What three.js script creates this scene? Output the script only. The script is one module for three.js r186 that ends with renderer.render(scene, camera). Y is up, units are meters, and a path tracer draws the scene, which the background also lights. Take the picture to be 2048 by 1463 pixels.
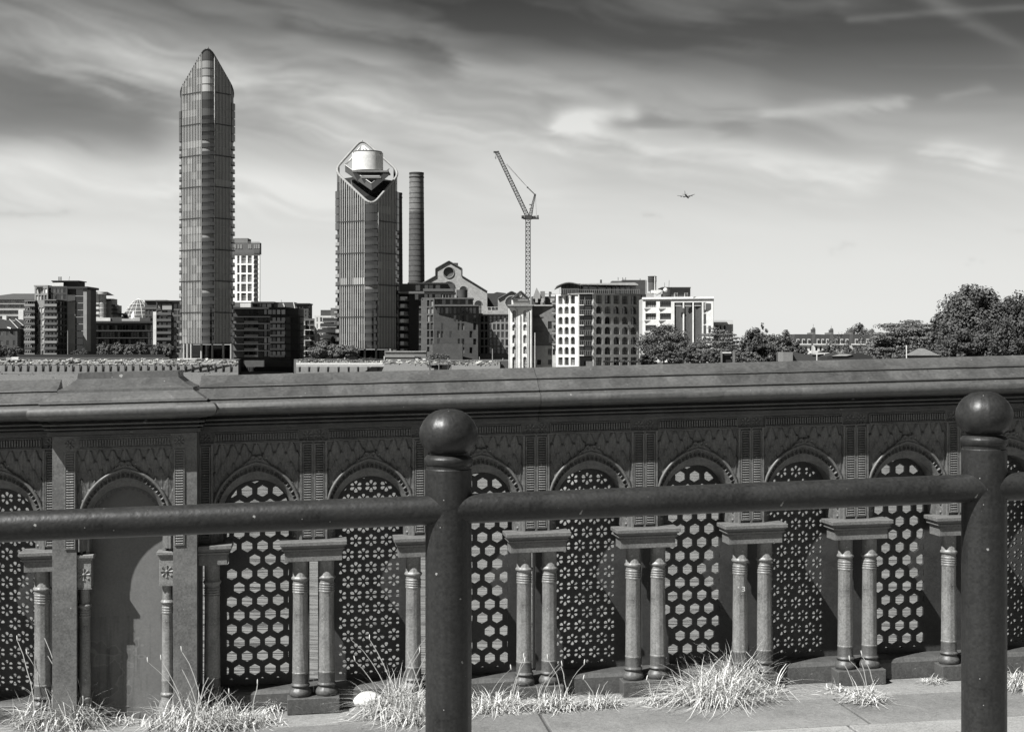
import * as THREE from 'three';
import { mergeGeometries, mergeVertices, toCreasedNormals } from 'three/addons/utils/BufferGeometryUtils.js';
import { FontLoader } from 'three/addons/loaders/FontLoader.js';
import { TextGeometry } from 'three/addons/geometries/TextGeometry.js';
import { RoundedBoxGeometry } from 'three/addons/geometries/RoundedBoxGeometry.js';

// ---------------------------------------------------------------- camera
const F = 3100, HOR = 700, CX = 1024, EYE = 1.46;      // focal length and horizon of the 2048 x 1463 photograph; eye height above the pavement
const scene = new THREE.Scene();
const camera = new THREE.PerspectiveCamera(2 * Math.atan(731.5 / F) * 180 / Math.PI, 2048 / 1463, 0.1, 20000);
camera.position.set(0, EYE, 0);
camera.lookAt(0, EYE, -10);
camera.setViewOffset(2048, 1463, 0, 731.5 - HOR, 2048, 1463);

// ---------------------------------------------------------------- sun and exposure
const SUN = new THREE.Vector3(-0.596, 1, 0.477).normalize();
const sun = new THREE.DirectionalLight(new THREE.Color().setRGB(1, 0.995, 0.98), 5);
sun.position.copy(SUN).multiplyScalar(60);
sun.castShadow = true;
sun.shadow.mapSize.set(4096, 4096);
Object.assign(sun.shadow.camera, { left: -30, right: 30, top: 30, bottom: -30, near: 1, far: 200 });
scene.add(sun); scene.add(sun.target);
const EXPOSURE = 2;

// ---------------------------------------------------------------- random numbers and noise
function rng(seed) { let a = seed >>> 0; return () => { a = (a + 0x6D2B79F5) | 0; let t = Math.imul(a ^ (a >>> 15), 1 | a); t = (t + Math.imul(t ^ (t >>> 7), 61 | t)) ^ t; return ((t ^ (t >>> 14)) >>> 0) / 4294967296; }; }
function hash2(x, y) { let h = Math.imul(x, 374761393) + Math.imul(y, 668265263) | 0; h = Math.imul(h ^ (h >>> 13), 1274126177); return ((h ^ (h >>> 16)) >>> 0) / 4294967296; }
function vnoise(x, y, p = 0) {
  const xi = Math.floor(x), yi = Math.floor(y), fx = x - xi, fy = y - yi, sx = fx * fx * (3 - 2 * fx), sy = fy * fy * (3 - 2 * fy);
  const w = p ? (v => ((v % p) + p) % p) : (v => v);
  const x0 = w(xi), x1 = w(xi + 1), y0 = w(yi), y1 = w(yi + 1);
  const a = hash2(x0, y0), b = hash2(x1, y0), c = hash2(x0, y1), d = hash2(x1, y1);
  return a + (b - a) * sx + (c - a) * sy + (a - b - c + d) * sx * sy;
}
function fbm(x, y, oct = 4, p = 0) { let s = 0, a = 0.5, t = 0; for (let i = 0; i < oct; i++) { s += a * vnoise(x, y, p); t += a; a *= 0.5; x = x * 2 + 17; y = y * 2 + 31; p *= 2; x = p ? x - 17 : x; y = p ? y - 31 : y; } return s / t; }
const clamp = (v, a = 0, b = 1) => Math.min(b, Math.max(a, v));
const lerp = (a, b, t) => a + (b - a) * t;
const sstep = (a, b, v) => { const t = clamp((v - a) / (b - a)); return t * t * (3 - 2 * t); };

// ---------------------------------------------------------------- sky: dark overhead, pale towards the horizon, drawn-out cirrus and two contrails
{
  const W = 4096, H = 2048, data = new Float32Array(W * H * 4);
  const deg = Math.PI / 180;
  const clearT = [[0, .80], [1.5, .80], [3, .77], [4.5, .70], [6, .58], [7.5, .42], [9, .25], [11, .105], [13, .05], [18, .045], [30, .04], [91, .035]];
  const table = (t, v) => { for (let i = 1; i < t.length; i++) if (v <= t[i][0]) return lerp(t[i - 1][1], t[i][1], (v - t[i - 1][0]) / (t[i][0] - t[i - 1][0])); return t[t.length - 1][1]; };
  // strokes of cloud, as [azimuth, elevation] pairs in degrees, width, strength
  const dirOf = (px, py) => { const az = Math.atan((px - CX) / F); return [az / deg, Math.atan((HOR - py) / F * Math.cos(az)) / deg]; };
  const strokes = [
    [[-150, 315], [120, 318], [420, 362], [700, 395], 30, .85], [[-150, 372], [150, 392], [380, 400], 20, .28],
    [[-150, 30], [200, 78], [560, 130], [900, 215], [1150, 250], 44, .40], [[150, 150], [500, 180], [760, 225], 40, .32],
    [[600, 60], [900, 110], [1200, 140], [1500, 180], 30, .18], [[950, 160], [1250, 190], [1500, 240], 34, .26],
    [[1120, 248], [1190, 232], [1270, 226], 13, .75], [[1150, 255], [1300, 288], [1440, 305], [1600, 338], [1780, 352], 17, .62],
    [[1290, 262], [1400, 262], [1430, 268], 9, .45], [[1560, 238], [1680, 222], [1800, 200], 9, .42], [[1300, 330], [1500, 352], [1720, 380], 22, .28],
    [[1885, 296], [1940, 304], [1965, 318], 15, .55], [[1990, 318], [2040, 330], [2090, 350], 18, .30], [[1880, 186], [1950, 178], 8, .2],
    [[-150, 470], [200, 482], [420, 500], 16, .35], [[-150, 530], [160, 536], [360, 560], 14, .3], [[700, 250], [900, 300], [1100, 370], 30, .2],
  ].map(s => ({ p: s.slice(0, -2).map(q => dirOf(...q)), w: s[s.length - 2] / F / deg, k: s[s.length - 1] }));
  const trails = [[[1780, -60], [1880, 10], [1980, 62], [2110, 140], 15, .30], [[1700, 40], [1850, 26], [2120, 10], 6, .2], [[1760, 133], [2120, 133], 3, .16]]
    .map(s => ({ p: s.slice(0, -2).map(q => dirOf(...q)), w: s[s.length - 2] / F / deg, k: s[s.length - 1] }));
  const darks = [[[-150, 232], [80, 238], [260, 262], 58, .9], [[-100, 45], [60, 52], 20, .2], [[560, 45], [760, 86], [900, 120], 16, .5], [[560, 170], [800, 250], 24, .25], [[1050, 40], [1500, 120], [2100, 60], 80, .5], [[1250, 240], [1500, 268], 14, .35], [[-150, 430], [60, 434], [120, 430], 9, .5],
    [[1265, 441], [1310, 440], 4, .5], [[1640, 504], [1700, 503], 4, .45], [[1925, 520], [1960, 519], 3, .4], [[2000, 455], [2048, 452], 3, .3]]
    .map(s => ({ p: s.slice(0, -2).map(q => dirOf(...q)), w: s[s.length - 2] / F / deg, k: s[s.length - 1] }));
  const dist = (az, el, p) => { let m = 1e9; for (let i = 1; i < p.length; i++) { const ax = p[i - 1][0], ay = p[i - 1][1], dx = p[i][0] - ax, dy = p[i][1] - ay, t = clamp(((az - ax) * dx + (el - ay) * dy) / (dx * dx + dy * dy)); const ex = az - ax - dx * t, ey = el - ay - dy * t; m = Math.min(m, ex * ex * .55 + ey * ey); } return Math.sqrt(m); };
  const radiance = (azDeg, el) => {
    if (el < -.2) return .42;
    const az = azDeg, azm = Math.abs(az) <= 90 ? az : Math.sign(az) * 180 - az;
    const fade = 1 / (1 + Math.max(0, el - 12) * .05);
    const wx = fbm(azm * .22 + 7, el * .45 + 3, 3) - .5, wy = fbm(azm * .2 + 50, el * .5 + 40, 3) - .5;
    const s = el + azm * .17 + wy * 1.5, a2 = azm + wx * 4;
    const st = fbm(a2 * .09 + 11, s * .55 + 5, 5), fine = fbm(a2 * .34 + 3, s * 2.2 + 9, 5), wisp = fbm(a2 * .8 + 90, s * 7 + 70, 3);
    const right = sstep(6, 22, azm) * sstep(5, 11, el);
    let cl = clamp((st * .7 + fine * .22 + wisp * .08 - .34) * 1.7) * (.68 - .6 * right) * fade * sstep(.5, 5, el);
    if (Math.abs(az) < 24 && el < 17) {
      const ja = az + wx * 1.6 + (wisp - .5) * .5, je = el + wy * .5 + (fine - .5) * .75 + (wisp - .5) * .2;
      for (const k of strokes) { const q = dist(ja, je, k.p) / (k.w * 1.35); if (q < 3) cl += 1.0 * k.k * Math.exp(-q * q) * (.25 + 1.0 * fine + .4 * wisp); }
      let dk = 0;
      for (const k of darks) { const q = dist(ja, je, k.p) / (k.w * 1.3); if (q < 3) dk += 1.0 * k.k * Math.exp(-q * q); }
      for (const k of trails) { const q = dist(az, el + (fine - .5) * .12 * k.w / .3, k.p) / k.w; if (q < 3) cl += k.k * Math.exp(-q * q) * (.3 + 1.2 * fine); }
      dk = clamp(dk); cl = cl * (1 - dk) - .42 * dk * sstep(1, 3, 14 - el) * lerp(1, .35, sstep(9, 11, el));
    }
    const base = table(clearT, Math.max(el, 0)), cb = lerp(.80, .52, sstep(7, 13, el));
    return cl > 0 ? lerp(base, Math.max(cb, base), clamp(cl)) : base * (1 + cl);
  };
  const azOf = c => { const lon = ((c + .5) / W - .5) * 2 * Math.PI; return Math.atan2(Math.cos(lon), -Math.sin(lon)) / deg; }, elOf = r => ((r + .5) / H - .5) * 180;
  const put = (r, c, L) => { const i = (r * W + c) * 4; L /= EXPOSURE; data[i] = L; data[i + 1] = L * 1.003; data[i + 2] = L * .975; data[i + 3] = 1; };
  const Q = 8;                                                  // away from the view the sky is worked out on a coarser grid and filled in between
  for (let r = 0; r < H; r += Q) for (let c = 0; c < W; c += Q) {
    if (elOf(r + Q) < -.3) { for (let j = 0; j < Q; j++) for (let i = 0; i < Q; i++) put(r + j, c + i, .42); continue; }
    const near = Math.abs(azOf(c)) < 23 && elOf(r) < 17;
    if (near) { for (let j = 0; j < Q; j++) for (let i = 0; i < Q; i++) put(r + j, c + i, radiance(azOf(c + i), elOf(r + j))); continue; }
    const k = [0, Q].map(j => [0, Q].map(i => radiance(azOf(c + i), Math.max(elOf(Math.min(r + j, H - 1)), -.1))));
    for (let j = 0; j < Q; j++) for (let i = 0; i < Q; i++) put(r + j, c + i, elOf(r + j) < -.2 ? .42 : lerp(lerp(k[0][0], k[0][1], i / Q), lerp(k[1][0], k[1][1], i / Q), j / Q));
  }
  const sky = new THREE.DataTexture(data, W, H, THREE.RGBAFormat, THREE.FloatType);
  sky.mapping = THREE.EquirectangularReflectionMapping; sky.magFilter = THREE.LinearFilter; sky.minFilter = THREE.LinearFilter; sky.needsUpdate = true;
  scene.background = sky; scene.environment = sky;
}

// ---------------------------------------------------------------- textures and materials (the photograph is black and white: greys with its slight warm tone)
const enc = l => l <= .0031308 ? 12.92 * l : 1.055 * Math.pow(l, 1 / 2.4) - .055;
function grayTex(n, f) {
  const d = new Uint8Array(n * n * 4);
  for (let y = 0; y < n; y++) for (let x = 0; x < n; x++) { const v = clamp(Math.round(255 * enc(clamp(f(x / n, y / n)))), 0, 255), i = (y * n + x) * 4; d[i] = d[i + 1] = d[i + 2] = v; d[i + 3] = 255; }
  const t = new THREE.DataTexture(d, n, n, THREE.RGBAFormat); t.wrapS = t.wrapT = THREE.RepeatWrapping; t.magFilter = THREE.LinearFilter; t.minFilter = THREE.LinearMipmapLinearFilter; t.generateMipmaps = true; t.colorSpace = THREE.SRGBColorSpace; t.needsUpdate = true; return t;
}
function dataTex(n, f) { const t = grayTex(n, (x, y) => { const v = clamp(f(x, y)); return v <= .04045 ? v / 12.92 : Math.pow((v + .055) / 1.055, 2.4); }); t.colorSpace = THREE.NoColorSpace; return t; }
function paintTex(seed, level, nChips) {   // weathered paint at the given level, with pits, chips and scratches down to pale primer
  const R = rng(seed), chips = []; for (let i = 0; i < nChips; i++) chips.push([R(), R(), .0012 + R() * R() * .0055, R() < .3 ? .2 + R() * 3 : 1, R() * 3.14]);
  return grayTex(1024, (x, y) => {
    let v = .6 + .2 * (fbm(x * 6, y * 6, 5, 6) - .5) * 2 + .2 * (fbm(x * 90, y * 90, 2, 90) - .5) * 2 + .1 * (fbm(x * 22, y * 22, 2, 22) - .5);
    const pit = vnoise(x * 150, y * 150, 150); if (pit > .93) v *= .7;
    v *= level / .6;
    for (const c of chips) { const dx = x - c[0], dy = y - c[1]; if (dx > .03 || dx < -.03 || dy > .03 || dy < -.03) continue; const ux = dx * Math.cos(c[4]) + dy * Math.sin(c[4]), uy = -dx * Math.sin(c[4]) + dy * Math.cos(c[4]); const q = Math.hypot(ux / c[3], uy * c[3] ** .3) / c[2]; if (q < 1 + .5 * (vnoise(x * 300, y * 300, 300) - .5)) v = .85; }
    return v;
  });
}
const texPaint = paintTex(5, .22, 15), texRail = paintTex(6, .075, 16);
const texCoping = (() => {   // 1.7 m tile: rain streaks and worn patches across the coping, chips, lichen spots, bird droppings
  const R = rng(31), spots = []; for (let i = 0; i < 60; i++) spots.push([R(), R(), .0008 + R() * R() * .0035, .5 + R(), i < 9 ? 1 : .42 + R() * .2]);
  return grayTex(1024, (x, y) => {
    let v = .22 * (1 + .5 * (fbm(x * 5, y * 5, 5, 5) - .5) + .45 * (fbm(x * 36, y * 9, 4, 9) - .5) + .5 * (fbm(x * 200, y * 200, 2, 200) - .5)); const wear = fbm(x * 11 + 3, y * 11, 4, 11); if (wear > .64) v *= 1.18; if (wear < .34) v *= .8;
    for (const c of spots) { const dx = x - c[0], dy = y - c[1]; if (dx > .012 || dx < -.012 || dy > .012 || dy < -.012) continue; if (Math.hypot(dx * c[3], dy) < c[2] * (1 + .8 * (vnoise(x * 400, y * 400, 400) - .5))) v = c[4] * .85; }
    return v;
  });
})();
const texStain = grayTex(512, (u, v) => {   // niche panel, 1.1 m tile: paint with drip stains and pale tide marks near the ground
  const X = (u > .5 ? u - 1 : u) * 1.1, Y = v * 1.1; let q = .6 + .16 * (fbm(X * 14 + 40, Y * 14, 4) - .5) + .16 * (fbm(X * 180 + 90, Y * 180, 2) - .5);
  const drip = fbm(X * 70 + 30, Y * 4 + 7, 4), low = fbm(X * 9 + 20, Y * 8 + 3, 4); if (Y < .42 && drip > .52) q -= .5 * (drip - .52) * (1 + 2 * low); if (Y < .34 + .12 * low && low > .5) q *= .82; if (Y < .36 && Math.abs(low - .5) < .012) q += .16; return q;
});
const texBump = dataTex(512, (x, y) => .5 + .5 * (fbm(x * 40, y * 40, 4, 40) - .5) + .35 * (fbm(x * 8, y * 8, 3, 8) - .5));
const texStone = grayTex(1024, (x, y) => { let v = .62 + .32 * (fbm(x * 5, y * 5, 5, 5) - .5) + .3 * (vnoise(x * 260, y * 260, 260) - .5) + .2 * (fbm(x * 60, y * 60, 3, 60) - .5); const sp = vnoise(x * 180 + 9, y * 180, 180); if (sp > .9) v *= .72; const cr = Math.abs(fbm(x * 7, y * 7, 4, 7) - .5); if (cr < .004) v *= .72; return v; });
const texBrick = grayTex(512, (x, y) => .6 + .5 * (vnoise(x * 96, y * 192, 96) - .5) + .28 * (fbm(x * 8, y * 8, 4, 8) - .5));
const texWall = grayTex(512, (x, y) => .68 + .22 * (fbm(x * 6, y * 6, 5, 6) - .5) + .16 * (fbm(x * 50, y * 10, 3, 10) - .5));
const texBand = grayTex(512, (x, y) => .6 + .3 * (fbm(x * 12, y * 3, 4, 3) - .5) + .3 * (vnoise(x * 128, y * 128, 128) - .5));  // random streaky tone for ground, timber and bark
const gcol = g => new THREE.Color().setRGB(g, g, g * .975);
const TX = { stain: [texStain, .6], paint: [texPaint, .22], rail: [texRail, .075], coping: [texCoping, .22], stone: [texStone, .62], brick: [texBrick, .6], wall: [texWall, .68], band: [texBand, .6] };
function mat(g, rough = .8, tex = null, o = {}) {
  const { bump = 0, ior, ...rest } = o;
  const k = tex ? TX[tex][1] : 1;
  const m = ior ? new THREE.MeshPhysicalMaterial({ color: gcol(g / k), roughness: rough, ior, ...rest }) : new THREE.MeshStandardMaterial({ color: gcol(g / k), roughness: rough, ...rest });
  if (tex) m.map = TX[tex][0];
  if (bump) { m.bumpMap = texBump; m.bumpScale = bump; }
  return m;
}
const M = {
  paintDark: mat(.0722, .5, 'paint', { bump: .0012 }), paintCoping: mat(.0722, .5, 'coping', { bump: .0022 }), paintReliefLifted: mat(.106, .5, 'paint', { bump: .0012 }), paintMid: mat(.125, .5, 'paint', { bump: .0014 }), paintPale: mat(.1722, .48, 'paint', { bump: .0014 }), paintScreen: mat(.0295, .55, 'paint', { bump: .001 }), paintStained: mat(.125, .65, 'stain', { bump: .001 }), paintNiche: mat(.1066, .6, 'paint', { bump: .0012 }),  // relief paint is the dark paint lightened to offset the shade under the coping
  railPaint: mat(.0213, .42, 'rail', { bump: .0018, ior: 1.4 }),
  slabPale: mat(.246, .9, 'stone', { bump: .0022 }), slabPale2: mat(.2173, .9, 'stone', { bump: .0022 }), slabGrey: mat(.1517, .92, 'stone', { bump: .003 }), slabGrey2: mat(.1353, .92, 'stone', { bump: .003 }), concreteStrip: mat(.164, .95, 'stone', { bump: .005 }), joint: mat(.041, 1, 'stone'), asphalt: mat(.041, .95, 'stone', { bump: .004 }),
  steelDeck: mat(.0492, .8, 'wall'),
  land: mat(.0574, 1, 'band'), grassBank: mat(.1312, 1, 'band'), beach: mat(.0902, 1, 'band'), mudPale: mat(.2706, 1, 'band'), timber: mat(.041, .9, 'band'), timberPale: mat(.1312, .9, 'band'), quay: mat(.3444, .9, 'wall'), quayDark: mat(.0738, .9, 'wall'), hedge: mat(.0246, 1, 'band'),
  white: mat(.5576, .7, 'wall'), offwhite: mat(.3444, .75, 'wall'), pale: mat(.246, .8, 'wall'), stoneMid: mat(.164, .85, 'wall'), mid: mat(.1066, .85, 'wall'), dark: mat(.0492, .8, 'wall'), vdark: mat(.0205, .7), black: mat(.0098, .8),
  brickPale: mat(.328, .9, 'brick'), brickMid: mat(.1148, .9, 'brick'), brickDark: mat(.0615, .9, 'brick'), slate: mat(.0492, .75, 'wall'), lead: mat(.1312, .6, 'wall'),
  metal: mat(.246, .45, null, { metalness: .3 }), metalDark: mat(.041, .5, null, { metalness: .3 }), fin: mat(.451, .45), finDark: mat(.123, .45, null, { metalness: .3 }),
  rimDark: mat(.0246, .5), craneSteel: mat(.0369, .6), trunk: mat(.041, .95, 'band'),
  chimneyPale: mat(.1394, .9, 'brick'), chimneyDark: mat(.0697, .9, 'brick'), chimneyRing: mat(.0246, .8),
};
const glass = (g, ior = 1.75, r = .06) => mat(g, r, null, { ior });
const GL = { dark: glass(.012), mid: glass(.03), smoky: glass(.06, 1.9), pale: glass(.22, 1.7, .1), white: mat(.5, .6), blindOrGlare: mat(.2788, .7), curtain: mat(.164, .8), mirror: glass(.05, 2.3, .03), black: glass(.006, 1.5) };  // pale glass and matt blinds also paint in sky glare on the towers
const glMix = [GL.dark, GL.dark, GL.mid, GL.mid, GL.smoky, GL.curtain];
const glTower = [GL.dark, GL.mid, GL.mid, GL.smoky, GL.smoky, GL.pale];

// ---------------------------------------------------------------- builders
const taken = new Map();
function numbered(n) { const k = taken.get(n) || 0; taken.set(n, k + 1); return k ? `${n}_${String(k).padStart(3, '0')}` : n; }
const at = (px, py, d) => new THREE.Vector3((px - CX) / F * d, EYE - (py - HOR) / F * d, -d);   // where a point of the photograph lies if it is d metres away
const PXM = d => d / F;                                                                       // metres in one pixel at that distance
function thing(name, label, category, pos = new THREE.Vector3(), group) { const o = new THREE.Group(); o.name = numbered(name); o.position.copy(pos); o.userData = { label, category }; if (group) o.userData.group = group; scene.add(o); return o; }
function tagKind(o, name, kind) { o.name = numbered(name); o.userData.kind = kind; scene.add(o); return o; }
function flat(geo) { const g = geo.index ? geo.toNonIndexed() : geo; for (const k of Object.keys(g.attributes)) if (!['position', 'normal', 'uv'].includes(k)) g.deleteAttribute(k); return g; }
function uvBox(geo, s = 1) {   // uv in metres (divided by the tile size s), from the face's main direction
  const g = flat(geo), p = g.attributes.position, n = g.attributes.normal, uv = new Float32Array(p.count * 2);
  for (let f = 0; f < p.count; f += 3) {
    let nx = 0, ny = 0, nz = 0; for (let k = 0; k < 3; k++) { nx += n.getX(f + k); ny += n.getY(f + k); nz += n.getZ(f + k); }
    nx = Math.abs(nx); ny = Math.abs(ny); nz = Math.abs(nz);
    for (let k = 0; k < 3; k++) { const i = f + k, x = p.getX(i), y = p.getY(i), z = p.getZ(i); const [a, b] = nx > ny && nx > nz ? [z + .31, y] : ny > nz ? [x, z] : [x, y]; uv[i * 2] = a / s; uv[i * 2 + 1] = b / s; }
  }
  g.setAttribute('uv', new THREE.BufferAttribute(uv, 2)); return g;
}
const mg = list => list.length === 1 ? flat(list[0]) : mergeGeometries(list.map(g => { const f = flat(g); if (!f.attributes.uv) f.setAttribute('uv', new THREE.BufferAttribute(new Float32Array(f.attributes.position.count * 2), 2)); if (!f.attributes.normal) f.computeVertexNormals(); return f; }));
function add(parent, name, geo, m, tile = 1) { const o = new THREE.Mesh(m.map ? uvBox(geo, tile) : geo, m); o.name = name; parent.add(o); return o; }
function wpart(parent, name, geo, m, tile = 6) { geo.translate(-parent.position.x, -parent.position.y, -parent.position.z); return add(parent, name, geo, m, tile); }   // geometry given in world coordinates
const bx = (x0, x1, y0, y1, z0, z1) => new THREE.BoxGeometry(x1 - x0, y1 - y0, z1 - z0).translate((x0 + x1) / 2, (y0 + y1) / 2, (z0 + z1) / 2);
function pbox(px0, px1, py0, py1, d, depth) { const a = at(px0, py1, d), b = at(px1, py0, d); return bx(a.x, b.x, a.y, b.y, -d - depth, -d); }   // a box whose front, d metres away, shows as this rectangle of the photograph
function bar(p, q, r, seg = 5) { const v = new THREE.Vector3().subVectors(q, p), g = new THREE.CylinderGeometry(r, r, v.length(), seg, 1); g.applyQuaternion(new THREE.Quaternion().setFromUnitVectors(new THREE.Vector3(0, 1, 0), v.clone().normalize())); return g.translate((p.x + q.x) / 2, (p.y + q.y) / 2, (p.z + q.z) / 2); }
const V = (x, y, z) => new THREE.Vector3(x, y, z);
function shapeOf(pts) { const s = new THREE.Shape(); pts.forEach(([x, y], i) => i ? s.lineTo(x, y) : s.moveTo(x, y)); s.closePath(); return s; }
function pathOf(pts) { const s = new THREE.Path(); pts.forEach(([x, y], i) => i ? s.lineTo(x, y) : s.moveTo(x, y)); s.closePath(); return s; }
const GY = EYE - 3.56, WY = EYE - 10.4;     // level of the far bank and of the river
const gpy = d => HOR + 3.56 * F / d;        // where the far bank's ground shows at that distance

// ================================================================ the bridge: pavement, cast-iron parapet, guard railing
const SL = .124, TH = Math.atan(SL), CT = Math.cos(TH), GU = .0235 * CT;   // the parapet recedes to the right and climbs with the bridge
const WD = 6.47;                                                          // distance of the parapet straight ahead
function shear(g) { const p = g.attributes.position; for (let i = 0; i < p.count; i++) p.setY(i, p.getY(i) + GU * p.getX(i)); return g; }
function bridgeFrame(o) { o.position.set(0, 0, -WD); o.rotation.y = TH; return o; }
const tOf = X => X / CT;
{
  // ---- pavement: a rough strip under the parapet, a course of grey slabs, then pale slabs; each slab its own piece
  const pav = tagKind(bridgeFrame(new THREE.Group()), 'pavement', 'structure');
  const bed = add(pav, 'bed', shear(bx(-9, 10, -.25, -.012, -.28, 3.9)), M.joint, 1);
  const R = rng(71);
  const slabGeo = new Map();
  const slab = (x0, x1, z0, z1, m, dy, gap = .007) => {
    const w = x1 - x0 - gap, l = z1 - z0 - gap, key = w.toFixed(3) + l.toFixed(3) + Math.floor(R() * 3);
    if (!slabGeo.has(key)) {
      const g = new RoundedBoxGeometry(w, .06, l, 2, .006), p = g.attributes.position, n0 = R() * 50;
      for (let i = 0; i < p.count; i++) if (Math.abs(p.getY(i)) < .031) { p.setX(i, p.getX(i) + .005 * (vnoise(n0 + p.getZ(i) * 9, p.getX(i) * 9) - .5)); p.setZ(i, p.getZ(i) + .007 * (vnoise(n0 + 30 + p.getX(i) * 9, p.getZ(i)) - .5)); }
      slabGeo.set(key, uvBox(shear(g), .9));
    }
    const o = new THREE.Mesh(slabGeo.get(key), m); o.name = 'paving_slab'; o.position.set((x0 + x1) / 2, GU * (x0 + x1) / 2 - .03 + dy, (z0 + z1) / 2); o.rotation.set((R() - .5) * .004, 0, (R() - .5) * .003); pav.add(o);
  };
  for (let x = -8.9, i = 0; x < 9.6; x += 1.86, i++) slab(x, x + 1.86, -.28, .255, M.concreteStrip, -.002 + (R() - .5) * .004);
  for (let x = 1.30 - 1.22 * 8, i = 0; x < 9.5; x += 1.22, i++) slab(x, x + 1.22, .255, .70, R() < .5 ? M.slabGrey : M.slabGrey2, (R() - .5) * .003, .012);
  for (let r = 0; r < 4; r++) for (let x = 1.205 - .92 * 11 + (r % 2) * .46; x < 9; x += .92) slab(x, x + .92, .70 + r * .62, .70 + (r + 1) * .62, R() < .6 ? M.slabPale : M.slabPale2, (R() - .5) * .003, .009);
  // kerb and carriageway on which the camera stands
  for (let x = -8.9; x < 9.4; x += .92) { const o = add(pav, 'kerb_stone', shear(new RoundedBoxGeometry(.912, .3, .18, 2, .02)), M.slabGrey, .9); o.position.set(x + .46, GU * (x + .46) - .15, 3.28); }
  const road = tagKind(bridgeFrame(new THREE.Group()), 'road', 'structure');
  add(road, 'road_surface', shear(bx(-9, 10, -.30, -.125, 3.902, 14)), M.asphalt, 2);
  add(road, 'road_edge', shear(bx(-9, 10, -.29, -.13, 3.375, 3.9)), M.asphalt, 2);
  const deck = tagKind(bridgeFrame(new THREE.Group()), 'bridge_deck', 'structure');
  add(deck, 'deck_slab', shear(bx(-9.2, 10.2, -1.0, -.302, -.34, 14.2)), M.steelDeck, 3);
}

// ---- parapet
const parapet = thing('bridge_parapet', 'ornate cast-iron bridge parapet with pointed arches and pierced screens', 'parapet');
bridgeFrame(parapet);
const PITCH = .4598 / CT, HB = PITCH / 2;
const SPRING = .809, ROUT = .178, RIN = .142, APEX = 1.025;
function outerPt(s) {   // s from -1 (left springing) to 1; pointed arch of two arcs
  const c = ((APEX - SPRING) ** 2 - ROUT ** 2) / (2 * ROUT), R = ROUT + c, am = Math.atan2(APEX - SPRING, c), a = am * (1 - Math.abs(s));
  return [Math.sign(s || 1) * (R * Math.cos(a) - c), SPRING + R * Math.sin(a)];
}
const innerPt = s => { const a = Math.PI / 2 * (1 - s); return [RIN * Math.cos(a), SPRING + RIN * Math.sin(a)]; };
const LEG = .70;
function archivoltGeo(zo, zi) {
  const S = [], N = 168; for (let i = 0; i <= 5; i++) S.push([-1, LEG + (SPRING - LEG) * i / 5.0001]);
  for (let i = 0; i <= N; i++) S.push([-1 + 2 * i / N, null]); for (let i = 5; i >= 0; i--) S.push([1, LEG + (SPRING - LEG) * i / 5.0001]);
  const VN = 10, pos = [], idx = [];
  S.forEach(([s, leg], i) => {
    const o = leg === null ? outerPt(s) : [s * ROUT, leg], q = leg === null ? innerPt(s) : [s * RIN, leg];
    for (let v = 0; v <= VN; v++) {
      const f = v / VN, sc = leg === null && f > .05 && f < .52 ? .016 * Math.abs(Math.sin(s * Math.PI * 15)) ** .6 * Math.sin((f - .05) / .47 * Math.PI) : 0;
      const prof = f < .45 ? zo - .004 - .004 * f : lerp(zo - .006, zi, (f - .45) / .55);
      pos.push(lerp(o[0], q[0], f), lerp(o[1], q[1], f), prof - sc);
    }
  });
  for (let i = 0; i < S.length - 1; i++) for (let v = 0; v < VN; v++) { const a = i * (VN + 1) + v, b = a + VN + 1; idx.push(a, b, a + 1, b, b + 1, a + 1); }
  const K = S.length, base = pos.length / 3;                     // the soffit, going back from the inner edge
  S.forEach(([s, leg]) => { const q = leg === null ? innerPt(s) : [s * RIN, leg]; pos.push(q[0], q[1], zi, q[0], q[1], zi - .097); });
  for (let i = 0; i < K - 1; i++) { const a = base + i * 2; idx.push(a, a + 2, a + 1, a + 2, a + 3, a + 1); }
  let g = new THREE.BufferGeometry(); g.setAttribute('position', new THREE.Float32BufferAttribute(pos, 3)); g.setIndex(idx); g = toCreasedNormals(g.toNonIndexed ? g : g, .5);
  const parts = [flat(g)];
  const curve = new THREE.CatmullRomCurve3([...Array(61)].map((_, i) => { const [x, y] = outerPt(-1 + i / 30); return V(x, y, zo); }));
  parts.push(new THREE.TubeGeometry(curve, 90, .0066, 7));
  for (const s of [-1, 1]) parts.push(new THREE.CylinderGeometry(.0052, .0052, SPRING - LEG, 6).translate(s * ROUT, (SPRING + LEG) / 2, zo));
  return mg(parts);
}
function crestGeo(z) {   // little ogee crest with two scrolls over the arch
  const s = new THREE.Shape(); s.moveTo(-.062, 1.004); s.bezierCurveTo(-.05, 1.022, -.04, 1.02, -.036, 1.032); s.bezierCurveTo(-.03, 1.03, -.026, 1.034, -.024, 1.042); s.bezierCurveTo(-.018, 1.058, -.006, 1.056, 0, 1.046); s.bezierCurveTo(.006, 1.056, .018, 1.058, .024, 1.042); s.bezierCurveTo(.026, 1.034, .03, 1.03, .036, 1.032); s.bezierCurveTo(.04, 1.02, .05, 1.022, .062, 1.004); s.lineTo(0, 1.016); s.closePath();
  const g = [new THREE.ExtrudeGeometry(s, { depth: .009, bevelEnabled: true, bevelSize: .002, bevelThickness: .002, bevelSegments: 1, curveSegments: 5 }).translate(0, 0, z - .009)];
  for (const k of [-1, 1]) g.push(new THREE.TorusGeometry(.0085, .0028, 5, 12).translate(k * .0135, 1.0425, z + .003));
  return mg(g);
}
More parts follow.
